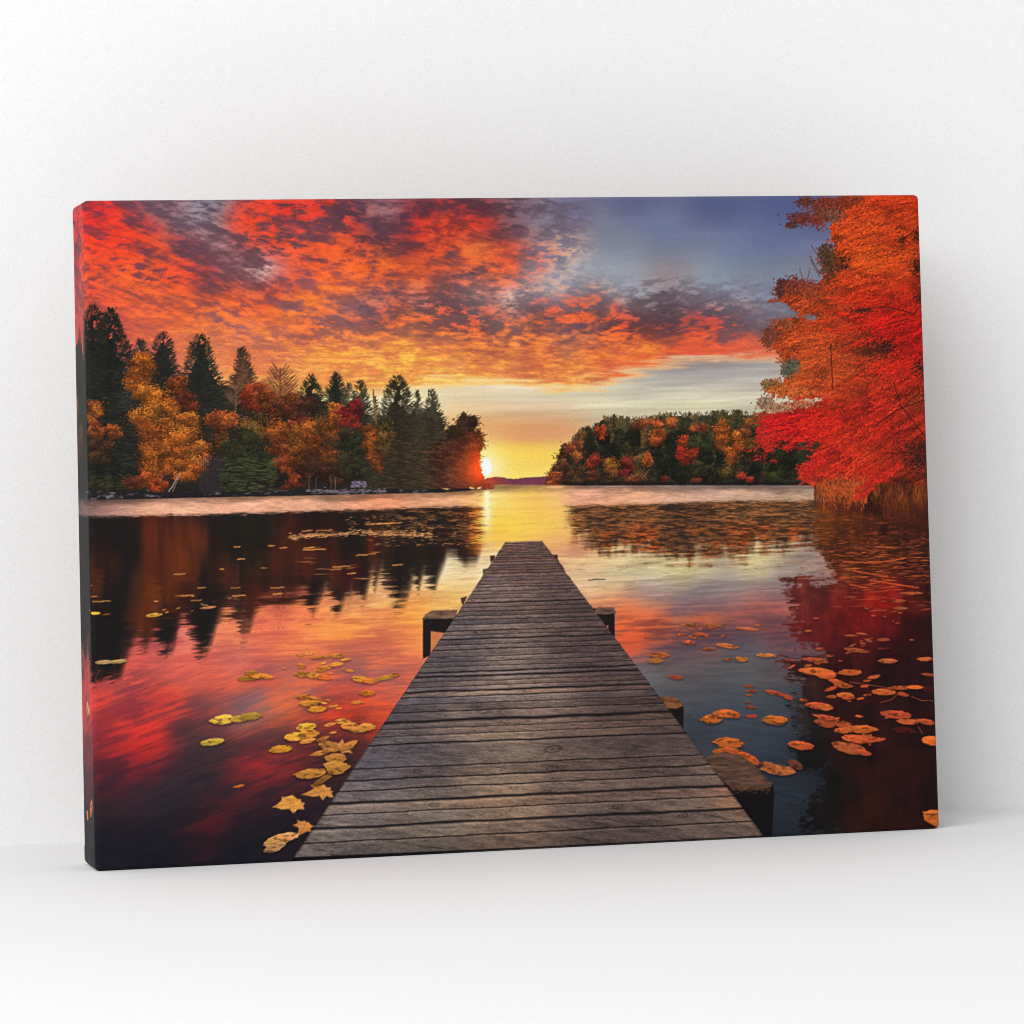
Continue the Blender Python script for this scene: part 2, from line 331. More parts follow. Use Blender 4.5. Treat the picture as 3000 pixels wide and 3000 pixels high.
# ======================================================================
# 2  TREES
def conifer(L, x, y0, y1, hw, col, dens=1., lean=0., spread=.8, hi=.5):
    hw = hw*1.3; h = y1-y0; n = int(h*hw*.062*dens)+40
    col = np.array(col, float)/255
    # dense core
    core = polymask([(x-1, y0+4), (x+1, y0+4), (x+lean+hw*.34, y0+h*.38), (x+lean+hw*.6, y1), (x+lean-hw*.6, y1), (x+lean-hw*.34, y0+h*.38)], 1, hw*.26, .06, int(x) % 97)
    fill(L, np.clip(core*min(1, dens*1.05), 0, 1), np.clip(col*.8, 0, 1))
    t = rng.random(n)**.75
    yy = y0+t*h
    w = hw*(t**(spread*.72))*(.76+.14*np.sin(t*h/hw*4.2+x)+rng.random(n)*.34)
    s = (rng.random(n)**.55)*np.where(rng.random(n) < .5, -1, 1)
    xx = x+lean*t+s*w
    ang = np.where(s > 0, 1, -1)*(-.85+1.15*t)+rng.normal(0, .22, n)
    br = (.55+rng.random(n)*.75)[:, None]
    warm = rng.random((n, 1))*hi
    cols = np.clip(col*br+warm*np.array([.07, .06, .02]), 0, 1)
    strokes(L, xx, yy+np.abs(s)*w*.12, 5+7*rng.random(n)*(.4+t), .62, ang, cols, .92)
    # leader and top twigs
    k = 16; tt = np.linspace(0, .1, k)
    strokes(L, x+rng.normal(0, 1+hw*.05, k), y0+tt*h, 4, .9, rng.choice([-.9, .9], k), col*.9, .9)
def crown(L, x, y, rx, ry, col, n=None, gap=.25, dark=.40, hl=1.12, size=2.5, ang=0.):
    """leafy crown: dark inside, many small leaf strokes in clumps over it"""
    col = np.array(col, float)/255
    n = n or int(rx*ry*.32)+40
    a = np.linspace(0, 2*math.pi, 22, endpoint=False); rr = .74+rng.random(22)*.2
    qx, qy = rx*1.3+14, ry*1.3+14
    b = (slice(max(0, int((y-qy-SY0)*SC)), max(1, int((y+qy-SY0)*SC))), slice(max(0, int((x-qx-SX0)*SC)), max(1, int((x+qx-SX0)*SC))))
    fill(L[b], polymask(np.stack([x+rx*rr*np.cos(a), y+ry*rr*np.sin(a)], 1), 1.5, min(rx, ry)*.25, .08, int(x+y) % 89, box=b)*(1-gap*.3), col*dark)
    k = max(5, int(n/26))
    th = rng.random(k)*2*math.pi; r = np.sqrt(rng.random(k))*.86
    kx = x+rx*r*np.cos(th); ky = y+ry*r*np.sin(th)
    order = np.argsort(ky); kx = kx[order]; ky = ky[order]
    kb = .46+rng.random(k)*.62+(y-ky)/ry*.2+(kx-x)/rx*.06
    i = np.sort(rng.integers(0, k, n))
    g = rng.normal(0, 1, (n, 2))
    sz = min(rx, ry)*.24+3
    xx = kx[i]+g[:, 0]*sz; yy = ky[i]+g[:, 1]*sz*.8
    br = kb[i]*(.94-.24*np.clip(g[:, 1], -1.5, 1.5))*(.66+rng.random(n)*.5)
    cols = np.clip(col*np.clip(br, .3, hl)[:, None]*(1+rng.normal(0, .035, (n, 3))), 0, 1)
    strokes(L, xx, yy, size*(.6+rng.random(n)*.8), size*.34, rng.normal(ang, .7, n), cols, .9)
def clumps(L, x, y, rx, ry, col, size=2.4, k=5):
    """a crown of several uneven clumps, so the outline is ragged and the light breaks up"""
    col = np.array(col, float)
    crown(L, x, y, rx*.9, ry*.9, col*.86, size=size, n=int(rx*ry*.18)+30)
    for _ in range(k):
        a = rng.random()*6.283; r = .35+rng.random()*.4; q = .34+rng.random()*.26
        crown(L, x+math.cos(a)*rx*r, y+math.sin(a)*ry*r, rx*q+3, ry*q*.85+3, np.clip(col*(.78+rng.random()*.38)*(1+rng.normal(0, .04, 3)), 0, 255), size=size, dark=.5)
def twigs(L, x, y0, y1, hw, col, n=40):
    col = np.array(col, float)/255
    line(L, [(x, y1), (x+1, (y0+y1)/2), (x, y0)], 1.4, col, .9)
    for _ in range(n):
        t = rng.random(); yb = y1+(y0-y1)*(.15+.8*t); s = rng.choice([-1, 1]); l = hw*(1.05-.7*t)*(.5+rng.random()*.6)
        a = .5+rng.random()*.6
        line(L, [(x, yb), (x+s*l*.5, yb-l*.5*a), (x+s*l, yb-l*a*1.05+rng.normal(0, 6))], .35, col*(.8+rng.random()*.5), .5)
GREEN = (40, 40, 28); DARK = (33, 31, 27)
def paint_trees():
    L = np.zeros((RH, RW, 4), np.float32); L[..., :3] = c3(36, 30, 28)
    # ---- left shore, back to front
    tops = [(0,1010),(120,1000),(230,1060),(300,1020),(380,1080),(440,1120),(520,1130),(600,1120),(680,1140),(720,1150),(770,1165),(850,1165),(905,1160),(960,1190),(1010,1185),(1060,1210),(1110,1230),(1160,1210),(1210,1215),(1260,1220),(1310,1255),(1345,1245),(1378,1264),(1398,1310),(1408,1360),(1416,1405),(1446,1433),(1150,1447),(900,1451),(600,1457),(240,1466),(0,1470)]
    fill(L, polymask(tops, 1, 16, .07, 5), lerp(c3(26, 24, 24)[None, None], c3(52, 40, 30)[None, None], fbm(PX*.02, PY*.02, 4, 9)))
    for a in [(230,915,1300,60,(36,34,36),.9),(120,960,1400,110,(30,32,30),1),(272,892,1420,104,(30,30,27),1.35),(324,903,1430,112,(29,30,26),1.35),(412,994,1200,62,(44,44,42),.85),(478,972,1190,60,(36,36,34),.95),(586,980,1260,84,(36,37,30),1.05),(712,1018,1300,62,(48,40,32),.62),(910,1098,1320,62,(38,40,28),1.05),(985,1092,1280,46,(36,38,30),1.1),
              (1022,1122,1300,34,(66,58,44),.6),(1056,1114,1330,48,(50,48,36),.8),(1098,1160,1330,20,(76,66,42),.5),(1222,1144,1330,26,(64,58,42),.8),(1266,1144,1370,50,(56,50,36),.85),(1360,1208,1410,32,(62,44,28),.8),(1164,1100,1430,92,(50,44,30),1.15)]:
        conifer(L, *a)
    conifer(L, 250, 1150, 1460, 170, (27, 29, 26), 1.0, 0, .5, .35)
    twigs(L, 820, 1080, 1200, 58, (104, 58, 38), 130)
    twigs(L, 690, 1130, 1200, 36, (110, 74, 54), 60)
    line(L, [(1094,1143),(1097,1200),(1102,1240)], 1.3, c3(130, 90, 52))
    O1 = (214,108,30); O2 = (226,118,40); BR = (150,74,32)
    for a in [(20,1200,60,50,(150,80,40)),(100,1300,60,60,(120,66,36)),(270,1212,26,38,(214,108,40)),(282,1262,26,30,(190,92,38)),(332,1262,20,26,(172,82,36)),(290,1320,50,40,(92,58,34)),
              (516,1128,34,26,BR),(545,1180,40,34,(120,58,32)),(735,1176,34,42,(206,74,38)),(760,1150,22,30,(190,76,40)),(645,1230,42,34,(180,84,36)),(650,1290,28,34,(140,76,34)),
              (415,1072,44,44,(216,110,30)),(405,1120,40,44,O1),(440,1158,48,36,(212,116,34)),(478,1180,44,38,O1),(436,1228,56,42,(206,112,36)),(492,1230,44,34,(196,108,38)),(470,1290,62,52,(200,104,36)),(440,1352,46,46,(190,96,34)),(500,1356,50,46,(184,96,36)),(440,1412,36,32,(206,92,36)),(468,1425,28,18,(206,84,34)),
              (552,1246,48,38,(240,136,52)),(548,1300,58,52,O2),(574,1335,44,40,(228,122,46)),(550,1376,46,34,(216,112,40)),
              (786,1172,36,30,(150,72,34)),(852,1186,38,34,(132,66,34)),(820,1200,44,30,(120,62,32)),(905,1200,34,34,(90,54,32)),
              (760,1250,50,46,(136,92,40)),(812,1262,38,46,(176,92,36)),(706,1300,56,62,(66,64,36)),(760,1345,90,52,(60,62,35)),(700,1405,70,40,(46,50,32)),(822,1330,34,24,(170,84,36)),(838,1362,42,28,(160,72,32)),(860,1405,36,28,(176,74,32)),(835,1412,28,22,(140,60,30)),
              (876,1238,34,28,(150,62,38)),(925,1250,34,30,(136,84,38)),(880,1280,32,42,(190,102,38)),(918,1278,40,44,(178,94,36)),(960,1262,36,34,(140,88,38)),(986,1214,27,34,(214,112,38)),(992,1258,34,34,(190,102,38)),(1034,1206,36,32,(136,32,32)),(1020,1240,26,20,(150,44,34)),(950,1330,46,36,(150,80,32)),(985,1350,32,28,(130,72,32)),(900,1335,36,28,(122,64,30)),
              (1024,1318,36,66,(62,62,34)),(1040,1380,34,34,(58,54,30)),(1368,1248,30,38,(74,50,32)),(1384,1290,26,40,(96,54,28)),(1335,1300,40,50,(60,44,28)),(1392,1330,18,40,(120,58,26)),(1300,1330,40,60,(58,46,30)),(1090,1285,26,52,(184,92,34)),(1105,1340,22,50,(150,74,32)),(1140,1262,26,34,(124,92,36)),(1120,1300,22,30,(120,84,36)),
              (940,1390,36,36,(90,52,30)),(980,1395,30,30,(80,48,28)),(905,1385,34,30,(84,48,28)),(790,1395,50,36,(52,44,30)),(380,1420,34,24,(130,66,34)),(300,1420,70,26,(58,56,34))]:
        clumps(L, *a)
    # long low branches of the big dark spruces
    n = 420; xx = 1110+rng.random(n)*280; yy = 1290+rng.random(n)*140
    strokes(L, xx, yy, 11, .7, rng.normal(.16, .12, n), np.array([74,52,33])/255*(.6+rng.random((n,1))*.8), .6)
    n = 420; xx = 240+rng.random(n)*170; yy = 1080+rng.random(n)*340
    strokes(L, xx, yy, 12, .6, rng.normal(.2, .12, n), np.array([60,56,44])/255*(.6+rng.random((n,1))*.8), .5)
    n = 500; xx = 640+rng.random(n)*170; yy = 1340+rng.random(n)*100
    strokes(L, xx, yy, 9, .8, rng.normal(.05, .15, n), np.array([72,80,42])/255*(.5+rng.random((n,1))*.8), .6)
    # dark trunks and pale birch stems low down
    for x in range(585, 650, 7): line(L, [(x, 1330+rng.random()*20), (x+1, 1440)], 1.1, c3(52, 44, 56), .5)
    line(L, [(528,1385),(505,1425),(488,1448)], 1.2, c3(150, 130, 120), .8); line(L, [(524,1398),(506,1440)], 1., c3(130, 112, 105), .7); line(L, [(430,1435),(462,1460),(490,1450)], .9, c3(120, 95, 85), .7)
    for x, y in [(905,1395),(925,1400),(968,1395),(982,1400)]: line(L, [(x, y), (x+1, y+36)], 1, c3(104, 84, 80), .7)
    # low sun burning through the end of the point
    d = np.hypot((PX-1416)/44, (PY-1374)/46); g = np.exp(-d**1.6)*L[..., 3]
    tex = .7+.6*fbm(PX*.07, PY*.07, 4, 77)
    L[..., :3] = lerp(L[..., :3], np.clip(c3(246, 74, 20)*tex[..., None], 0, 1), np.clip(g*1.0, 0, .95))
    d2 = np.hypot((PX-1385)/100, (PY-1375)/95); L[..., :3] += (np.exp(-d2**2)*.27)[..., None]*c3(255, 70, 20)
    # shore: dark bank, pale rocks
    bank = np.interp(PX[0], [0,240,420,600,750,900,1100,1300,1446], [1470,1466,1462,1458,1455,1452,1449,1443,1433])[None]
    tp = bank-np.interp(PX[0], [0,240,600,900,1300,1446], [34,28,16,16,10,1])[None]+(fbm(PX*.03, PY*.03, 3, 14)-.5)*14
    m = sstep(-2, 2, PY-tp)*sstep(2, -1, PY-bank)*sstep(1447, 1441, PX)
    rock = lerp(c3(30, 27, 30)[None, None], c3(112, 100, 104)[None, None], sstep(.52, .75, fbm(PX*.035, PY*.12, 4, 15, .6))*sstep(1350, 1150, PX))
    fill(L, m, rock)
    n = 260; xx = 900+rng.random(n)*230; yy = np.interp(xx, [900,1130], [1440,1438])+rng.normal(0, 3.2, n)
    strokes(L, xx, yy, 4, 1, 0, np.array([126,112,122])/255*(.6+rng.random((n,1))*.6), .7)
    n = 90; xx = 1030+rng.random(n)*42; yy = 1428-rng.random(n)*18
    strokes(L, xx, yy, 3, 1.2, .1, np.array([128,116,140])/255*(.6+rng.random((n,1))*.6), .7)
    # ---- right shore forest
    tp = [(1600,1421),(1608,1402),(1622,1380),(1640,1372),(1644,1330),(1652,1305),(1672,1296),(1690,1282),(1712,1270),(1738,1262),(1752,1240),(1772,1226),(1800,1222),(1850,1238),(1895,1226),(1920,1232),(1945,1218),(2000,1222),(2050,1218),(2100,1216),(2150,1214),(2200,1216),(2300,1230),(2420,1260),(2420,1424),(2000,1422),(1700,1424),(1612,1426)]
    fill(L, polymask(tp, 1, 12, .09, 8), lerp(c3(30, 32, 24)[None, None], c3(58, 54, 34)[None, None], fbm(PX*.03, PY*.03, 4, 19)))
    G1 = (66,72,38); G2 = (54,60,34); OR = (222,104,34); BRN = (132,84,44)
    R = []
    for x in np.arange(1780, 2330, 26): R.append((x+rng.normal(0,5), 1244+rng.normal(0,6)-(x-1780)*.016, 20, 30, [(92,78,42),(74,68,38),(116,78,42),(84,74,38)][rng.integers(0,4)]))
    for x in np.arange(1690, 2330, 30):
        for y in (1290, 1335, 1380): R.append((x+rng.normal(0,9), y+rng.normal(0,9), 19, 34, [(56,54,33),(48,48,31),(42,43,29),(68,60,34)][rng.integers(0,4)]))
    R += [(1613,1408,16,14,(176,86,42)),(1632,1386,18,30,(140,80,44)),(1646,1356,16,40,(126,74,42)),(1672,1330,20,46,(104,66,40)),(1630,1405,22,16,(150,76,40)),(1622,1395,16,20,(196,96,44)),(1625,1412,18,14,(190,90,44)),(1655,1340,14,38,(120,76,46)),(1662,1390,18,28,(110,70,40)),(1688,1320,20,40,(190,96,48)),(1700,1285,18,18,(150,96,56)),(1712,1300,22,36,(150,88,46)),(1700,1390,22,32,(96,66,36)),(1728,1300,14,30,(70,66,40)),
          (1760,1268,13,26,(226,86,36)),(1738,1355,20,34,(178,66,40)),(1740,1400,16,20,(136,72,38)),(1790,1250,26,30,(112,82,48)),(1875,1240,22,20,(190,92,48)),(1920,1240,20,16,(222,104,56)),(1965,1238,14,14,(200,100,44)),
          (1795,1358,22,24,(206,116,44)),(1790,1385,20,22,(176,104,46)),(1840,1358,18,28,(176,54,40)),(1832,1375,16,22,(150,46,40)),(1878,1350,20,26,(156,112,52)),(1893,1350,12,20,(226,106,44)),(1872,1385,26,26,(124,92,46)),(1855,1405,26,14,(150,76,40)),
          (1930,1282,26,22,OR),(1918,1298,20,14,(206,92,36)),(2003,1296,14,24,(200,66,30)),(1998,1332,20,22,(196,50,26)),(2014,1345,12,18,(180,52,28)),(2035,1315,10,26,(206,70,32)),(2055,1255,24,16,(206,96,40)),(2040,1285,28,26,(88,90,46)),(2070,1290,24,30,(80,82,42)),
          (2118,1262,24,40,(222,108,34)),(2112,1296,18,20,(216,110,36)),(2158,1290,22,26,(232,116,40)),(2148,1322,26,20,(216,106,34)),(2145,1345,18,18,(186,104,36)),(2140,1380,22,20,(116,84,36)),(2190,1262,20,34,(176,98,40)),(2210,1300,20,30,(150,92,40)),
          (2174,1392,14,8,(186,66,34)),(2195,1408,8,7,(206,62,40)),(1950,1403,8,7,(150,52,40)),(2040,1410,10,7,(156,62,40)),(2255,1400,10,10,(206,66,38)),(1800,1408,30,12,(92,60,36)),(2300,1350,40,40,(58,62,30)),(2280,1390,40,24,(72,74,34))]
    for x in np.concatenate([np.arange(1648, 2330, 13), rng.uniform(1680, 2320, 26)]):
        top = np.interp(x, [1640,1660,1700,1750,1790,1850,1900,1945,2050,2150,2330], [1348,1304,1274,1244,1218,1226,1220,1212,1212,1206,1220])+rng.normal(2, 7)+(rng.random() < .3)*14
        c = [(64,58,34),(52,50,31),(86,74,40),(110,76,42),(70,66,37)][rng.integers(0, 5)]
        conifer(L, x+rng.normal(0, 4), top, top+70+rng.random()*70, 13+rng.random()*5, c, 1.3, 0, .55, .35)
    R = [r for r in R if r[1] > 1262 or r[4][0] > 150]
    for r in R: clumps(L, *r, size=2.0, k=3)
    # jagged tree tops
    for x in np.arange(1770, 2310, 9):
        y = np.interp(x, [1770,1850,1945,2050,2150,2310], [1228,1240,1220,1220,1214,1226])
        k = 7; strokes(L, x+rng.normal(0,3,k), y-rng.random(k)*16+4, 4, .9, rng.normal(1.57,.5,k), np.array([96,78,46])/255*(.6+rng.random((k,1))*.8), .7)
    m = sstep(1408, 1418, PY)*sstep(1425, 1422, PY)*sstep(1625, 1660, PX)*sstep(2440, 2400, PX)
    fill(L, m*.85, c3(24, 20, 22))
    return L

# ---- the big maple on the right -----------------------------------------
def paint_maple(L):
    body = [(2478,560),(2800,560),(2800,1500),(2560,1480),(2440,1450),(2420,1432),(2400,1428),(2345,1406),(2338,1380),(2350,1360),(2385,1356),(2375,1338),(2392,1320),(2398,1296),(2375,1300),(2352,1292),(2310,1312),(2292,1318),(2318,1296),(2290,1290),(2262,1322),(2244,1330),(2232,1300),(2208,1292),(2218,1258),(2228,1218),(2262,1214),(2300,1202),(2350,1192),(2395,1180),(2420,1160),
            (2380,1168),(2330,1172),(2316,1158),(2270,1150),(2248,1142),(2240,1130),(2262,1112),(2290,1128),(2312,1098),(2316,1072),(2290,1054),(2262,1012),(2238,988),(2262,962),(2290,944),(2330,930),(2390,938),(2400,928),(2342,922),(2322,898),(2296,890),(2276,868),(2288,846),(2330,838),(2370,846),(2400,832),(2412,808),(2428,790),(2446,800),(2440,700),(2432,664),(2446,640),(2462,610)]
    B = polymask(body, 1, 9, .1, 3)
    f = field([(2480,600,214,74,24),(2600,590,222,66,22),(2690,600,214,60,22),(2480,680,222,74,24),(2560,660,226,82,26),(2660,680,222,70,22),(2580,780,228,96,28),(2480,800,196,66,24),(2440,840,170,60,26),(2350,880,206,84,34),(2320,860,150,56,30),(2420,880,196,76,30),
               (2520,840,226,56,22),(2620,800,222,66,22),(2680,760,200,70,22),(2560,900,226,44,20),(2660,880,206,40,20),(2600,960,222,22,20),(2680,960,190,20,18),(2480,940,208,66,26),(2300,1000,196,76,34),(2380,1010,212,88,34),(2460,1010,202,82,36),(2540,1010,170,60,28),(2560,1040,130,54,26),(2660,1030,222,34,24),(2700,1000,190,26,20),
               (2360,1060,214,88,30),(2460,1080,190,80,32),(2560,1090,196,60,28),(2650,1070,226,36,24),(2300,1130,196,92,38),(2380,1110,206,84,32),(2460,1140,206,84,34),(2560,1130,196,66,30),(2680,1110,212,44,26),(2720,1150,120,54,26),
               (2300,1230,214,26,30),(2380,1220,222,26,28),(2260,1270,196,52,36),(2460,1220,226,32,24),(2560,1170,186,34,24),(2620,1220,216,38,28),(2700,1220,186,40,26),(2480,1260,226,62,30),(2360,1280,206,24,30),(2560,1280,216,48,28),(2460,1300,214,46,28),(2680,1290,140,36,24),
               (2560,1320,214,74,32),(2400,1380,216,40,34),(2480,1350,222,36,26),(2640,1340,170,40,24),(2460,1400,170,62,30),(2540,1390,230,36,26),(2620,1400,206,38,26),(2700,1400,130,48,26),(2660,1440,110,40,22),(2440,1430,206,90,40),(2560,1440,222,56,34),(2700,1340,110,34,22),(2500,1460,190,80,36)], 40)/255
    sh = fbm(PX*.016+PY*.01, PY*.028-PX*.012, 4, 5, .55)
    base = f*(.58+.36*sstep(.3, .7, sh))[..., None]
    fill(L, B, base)
    f = np.clip(f*np.array([1.06, 1.0, .92], np.float32), 0, 1)
    def look(xx, yy): return np.clip(((yy-SY0)*SC).astype(int), 0, RH-1), np.clip(((xx-SX0)*SC).astype(int), 0, RW-1)
    n = 16000; xx = 2205+rng.random(n)*590; yy = 552+rng.random(n)*950
    iy, ix = look(xx, yy); ok = B[iy, ix] > .4; xx, yy, ix, iy = xx[ok], yy[ok], ix[ok], iy[ok]; n = len(xx)
    strokes(L, xx, yy, 2.6, 1., rng.normal(-.5, .5, n), np.clip(f[iy, ix]*(.5+rng.random((n, 1))*.45), 0, 1), .85)
    # feathery sprays hanging down to the left, dark ones first
    ns = 900; sx = 2250+rng.random(ns)*550; sy = 540+rng.random(ns)*930
    iy, ix = look(sx, sy); ok = B[iy, ix] > .5; sx, sy = sx[ok], sy[ok]
    order = np.argsort(sy+rng.normal(0, 160, len(sx)))
    for q in order:
        x0, y0 = sx[q], sy[q]; ln = 46+rng.random()*86; dn = .42+.22*math.sin(x0*.012+y0*.006)+rng.normal(0, .14)
        iy, ix = look(np.array([x0]), np.array([y0])); c0 = f[iy[0], ix[0]]; lum = .62+rng.random()**.8*.52
        k = int(ln*.62); u = rng.random(k)**.8; wd = 15*(1-u*.8)
        X = x0-math.cos(dn)*ln*u+rng.normal(0, 1, k)*3; Y = y0+math.sin(dn)*ln*u-18*np.sin(u*2.2)*.5+rng.normal(0, 1, k)*wd*.45
        iy, ix = look(X, Y); keep = B[iy, ix] > (.3 if rng.random() < .8 else .02)
        X, Y, u = X[keep], Y[keep], u[keep]; k = len(X)
        if k < 4: continue
        v = rng.normal(0, .13, k); top = np.clip((y0+math.sin(dn)*ln*u-Y)/14, -1, 1)
        strokes(L, X+1, Y+4, 2.6, .9, dn*-1+rng.normal(0, .4, k), c0*np.array([.5, .4, .6]), .24)
        strokes(L, X, Y, 1.9+rng.random(k)*1.8, .7, -dn+rng.normal(0, .45, k), np.clip(c0*(lum+v+top*.12)[:, None]*(1+rng.normal(0, .04, (k, 3))), 0, 1), .92)
    # sprays that stick out over the sky and the water on the left
    ed = [(p, q) for p, q in body if p < 2470 and q > 600 and q < 1420]
    for _ in range(130):
        x0, y0 = ed[rng.integers(0, len(ed))]; x0 += rng.normal(22, 10); y0 += rng.normal(0, 10); ln = 16+rng.random()*30; dn = rng.normal(.05, .35)
        iy, ix = look(np.array([x0+12]), np.array([y0])); c0 = f[iy[0], ix[0]]; k = int(ln*.8); u = rng.random(k)
        strokes(L, x0-math.cos(dn)*ln*u, y0+math.sin(dn)*ln*u+rng.normal(0, 1, k)*7*(1-u), 2.6, .8, rng.normal(-.3, .6, k), np.clip(c0*(.6+rng.random((k, 1))*.5), 0, 1), .85)
    n = 3000; xx = 2215+rng.random(n)*580; yy = 560+rng.random(n)*900
    ix = np.clip(((xx-SX0)*SC).astype(int), 0, RW-1); iy = np.clip(((yy-SY0)*SC).astype(int), 0, RH-1); ok = (B[iy, ix] > .5) & (fbm(xx*.05, yy*.05, 3, 29) > .5)
    xx, yy, ix, iy = xx[ok], yy[ok], ix[ok], iy[ok]; n = len(xx)
    strokes(L, xx, yy, 4.5, .6, -.55+.35*np.sin(xx*.011+yy*.007)+rng.normal(0, .2, n), f[iy, ix]*np.array([.36, .3, .5])*(.7+rng.random((n, 1))*.5), .7)
    # dark holes, boughs
    for x, y, rx, ry in [(2690,690,16,20),(2690,780,22,26),(2700,870,26,20),(2570,1020,44,26),(2700,1080,24,20),(2640,700,10,12),(2530,910,40,8),(2600,1010,20,12),(2690,1310,40,18),(2700,1350,40,26),(2640,1420,34,20),(2470,780,22,10),(2470,760,20,8)]:
        n = int(rx*ry*.26); xx = x+rng.normal(0, rx*.6, n); yy = y+rng.normal(0, ry*.6, n)
        strokes(L, xx, yy, 3.5, 1.2, rng.normal(-.5, .6, n), np.array([58,26,18])/255*(.5+rng.random((n,1))), .7)
    for p in [[(2690,668),(2660,690),(2640,702)],[(2646,690),(2655,708)],[(2722,1290),(2680,1240),(2640,1190),(2618,1120)],[(2440,1140),(2436,1060),(2434,1010)],[(2530,905),(2600,900),(2680,920)],[(2560,1250),(2630,1200),(2700,1175)],[(2600,950),(2660,935)],[(2610,1330),(2680,1325)]]:
        line(L, p, 1.1, c3(70, 22, 18), .6)
    # outlying sprays in shadow colour, top left clusters and twigs
    for x, y, rx, ry, c in [(2430,600,60,24,(128,48,28)),(2360,590,26,14,(92,44,36)),(2350,640,40,18,(110,46,34)),(2320,660,20,9,(84,40,34)),(2400,640,26,26,(122,52,34)),(2440,630,30,20,(120,70,50)),(2490,585,40,20,(140,50,26)),(2430,770,26,50,(92,52,30)),(2415,745,16,30,(80,54,36)),
                            (2300,830,24,14,(90,44,46)),(2285,850,12,16,(84,44,48)),(2330,840,30,26,(126,54,38)),(2380,850,34,24,(150,62,34)),(2260,980,26,22,(124,62,42)),(2250,1000,16,16,(130,70,48)),(2300,950,30,16,(150,74,42)),(2320,1070,26,20,(96,92,70)),(2306,1088,18,18,(84,84,66)),(2258,1128,22,16,(130,100,56)),(2280,1140,34,14,(190,100,44)),
                            (2240,1180,24,16,(150,120,96)),(2280,1195,40,12,(160,116,86)),(2340,1185,50,10,(186,104,74)),(2330,1150,60,16,(200,96,40))]:
        n = int(rx*ry*.42)+30; xx = x+rng.normal(0, rx*.5, n); yy = y+rng.normal(0, ry*.5, n)
        strokes(L, xx, yy, 3.4, 1.1, rng.normal(-.6, .8, n), np.array(c)/255*(.55+rng.random((n,1))*.75), .85)
    for p in [[(2400,810),(2375,762)],[(2410,770),(2376,718)],[(2400,800),(2373,750)],[(2356,830),(2342,786)],[(2362,835),(2373,785)],[(2275,868),(2258,856)],[(2340,655),(2302,667)]]:
        line(L, p, .7, c3(86, 66, 72), .7)
    # reeds at the waterline
    n = 6500; xx = 2385+rng.random(n)**.8*410; yb = np.interp(xx, [2385,2450,2550,2700,2800], [1475,1500,1512,1535,1545]); yy = yb-rng.random(n)**.8*np.interp(xx, [2385,2440,2560,2720], [50,86,96,110])
    sh2 = fbm(xx*.02, yy*.008, 3, 6)
    rise = np.clip((yb-yy)/70, 0, 1); cols = np.array([176,80,34])/255*((.2+np.clip(sh2-.18, 0, 1)*1.25+rng.normal(0, .2, n))*(.5+.6*rise)*np.interp(xx, [2380,2520,2620,2800], [1.1,1.05,.8,.62])).clip(.14, 1.1)[:, None]
    strokes(L, xx, yy, 9, .7, math.pi/2+rng.normal(0, .12, n), np.clip(cols, 0, 1), .3+.5*rise)
    n = 900; xx = 2410+rng.random(n)*130; yy = 1440+rng.normal(0, 22, n)
    strokes(L, xx, yy, 4, 1.2, 1.3, np.array([214,92,38])/255*(.5+rng.random((n,1))*.6), .7)
    m = polymask([(2502,1462),(2512,1430),(2570,1392),(2640,1352),(2650,1368),(2590,1408),(2545,1445),(2522,1470)], 1.5, 8, .1, 4)
    n = 1500; xx = 2495+rng.random(n)*160; yy = 1350+rng.random(n)*125
    ok = m[((yy-SY0)*SC).astype(int), ((xx-SX0)*SC).astype(int)] > .5; xx = xx[ok]; yy = yy[ok]; n = len(xx)
    strokes(L, xx, yy, 4.5, 1.4, rng.normal(-.7, .4, n), np.array([232,46,34])/255*(.6+rng.random((n,1))*.45), .9)

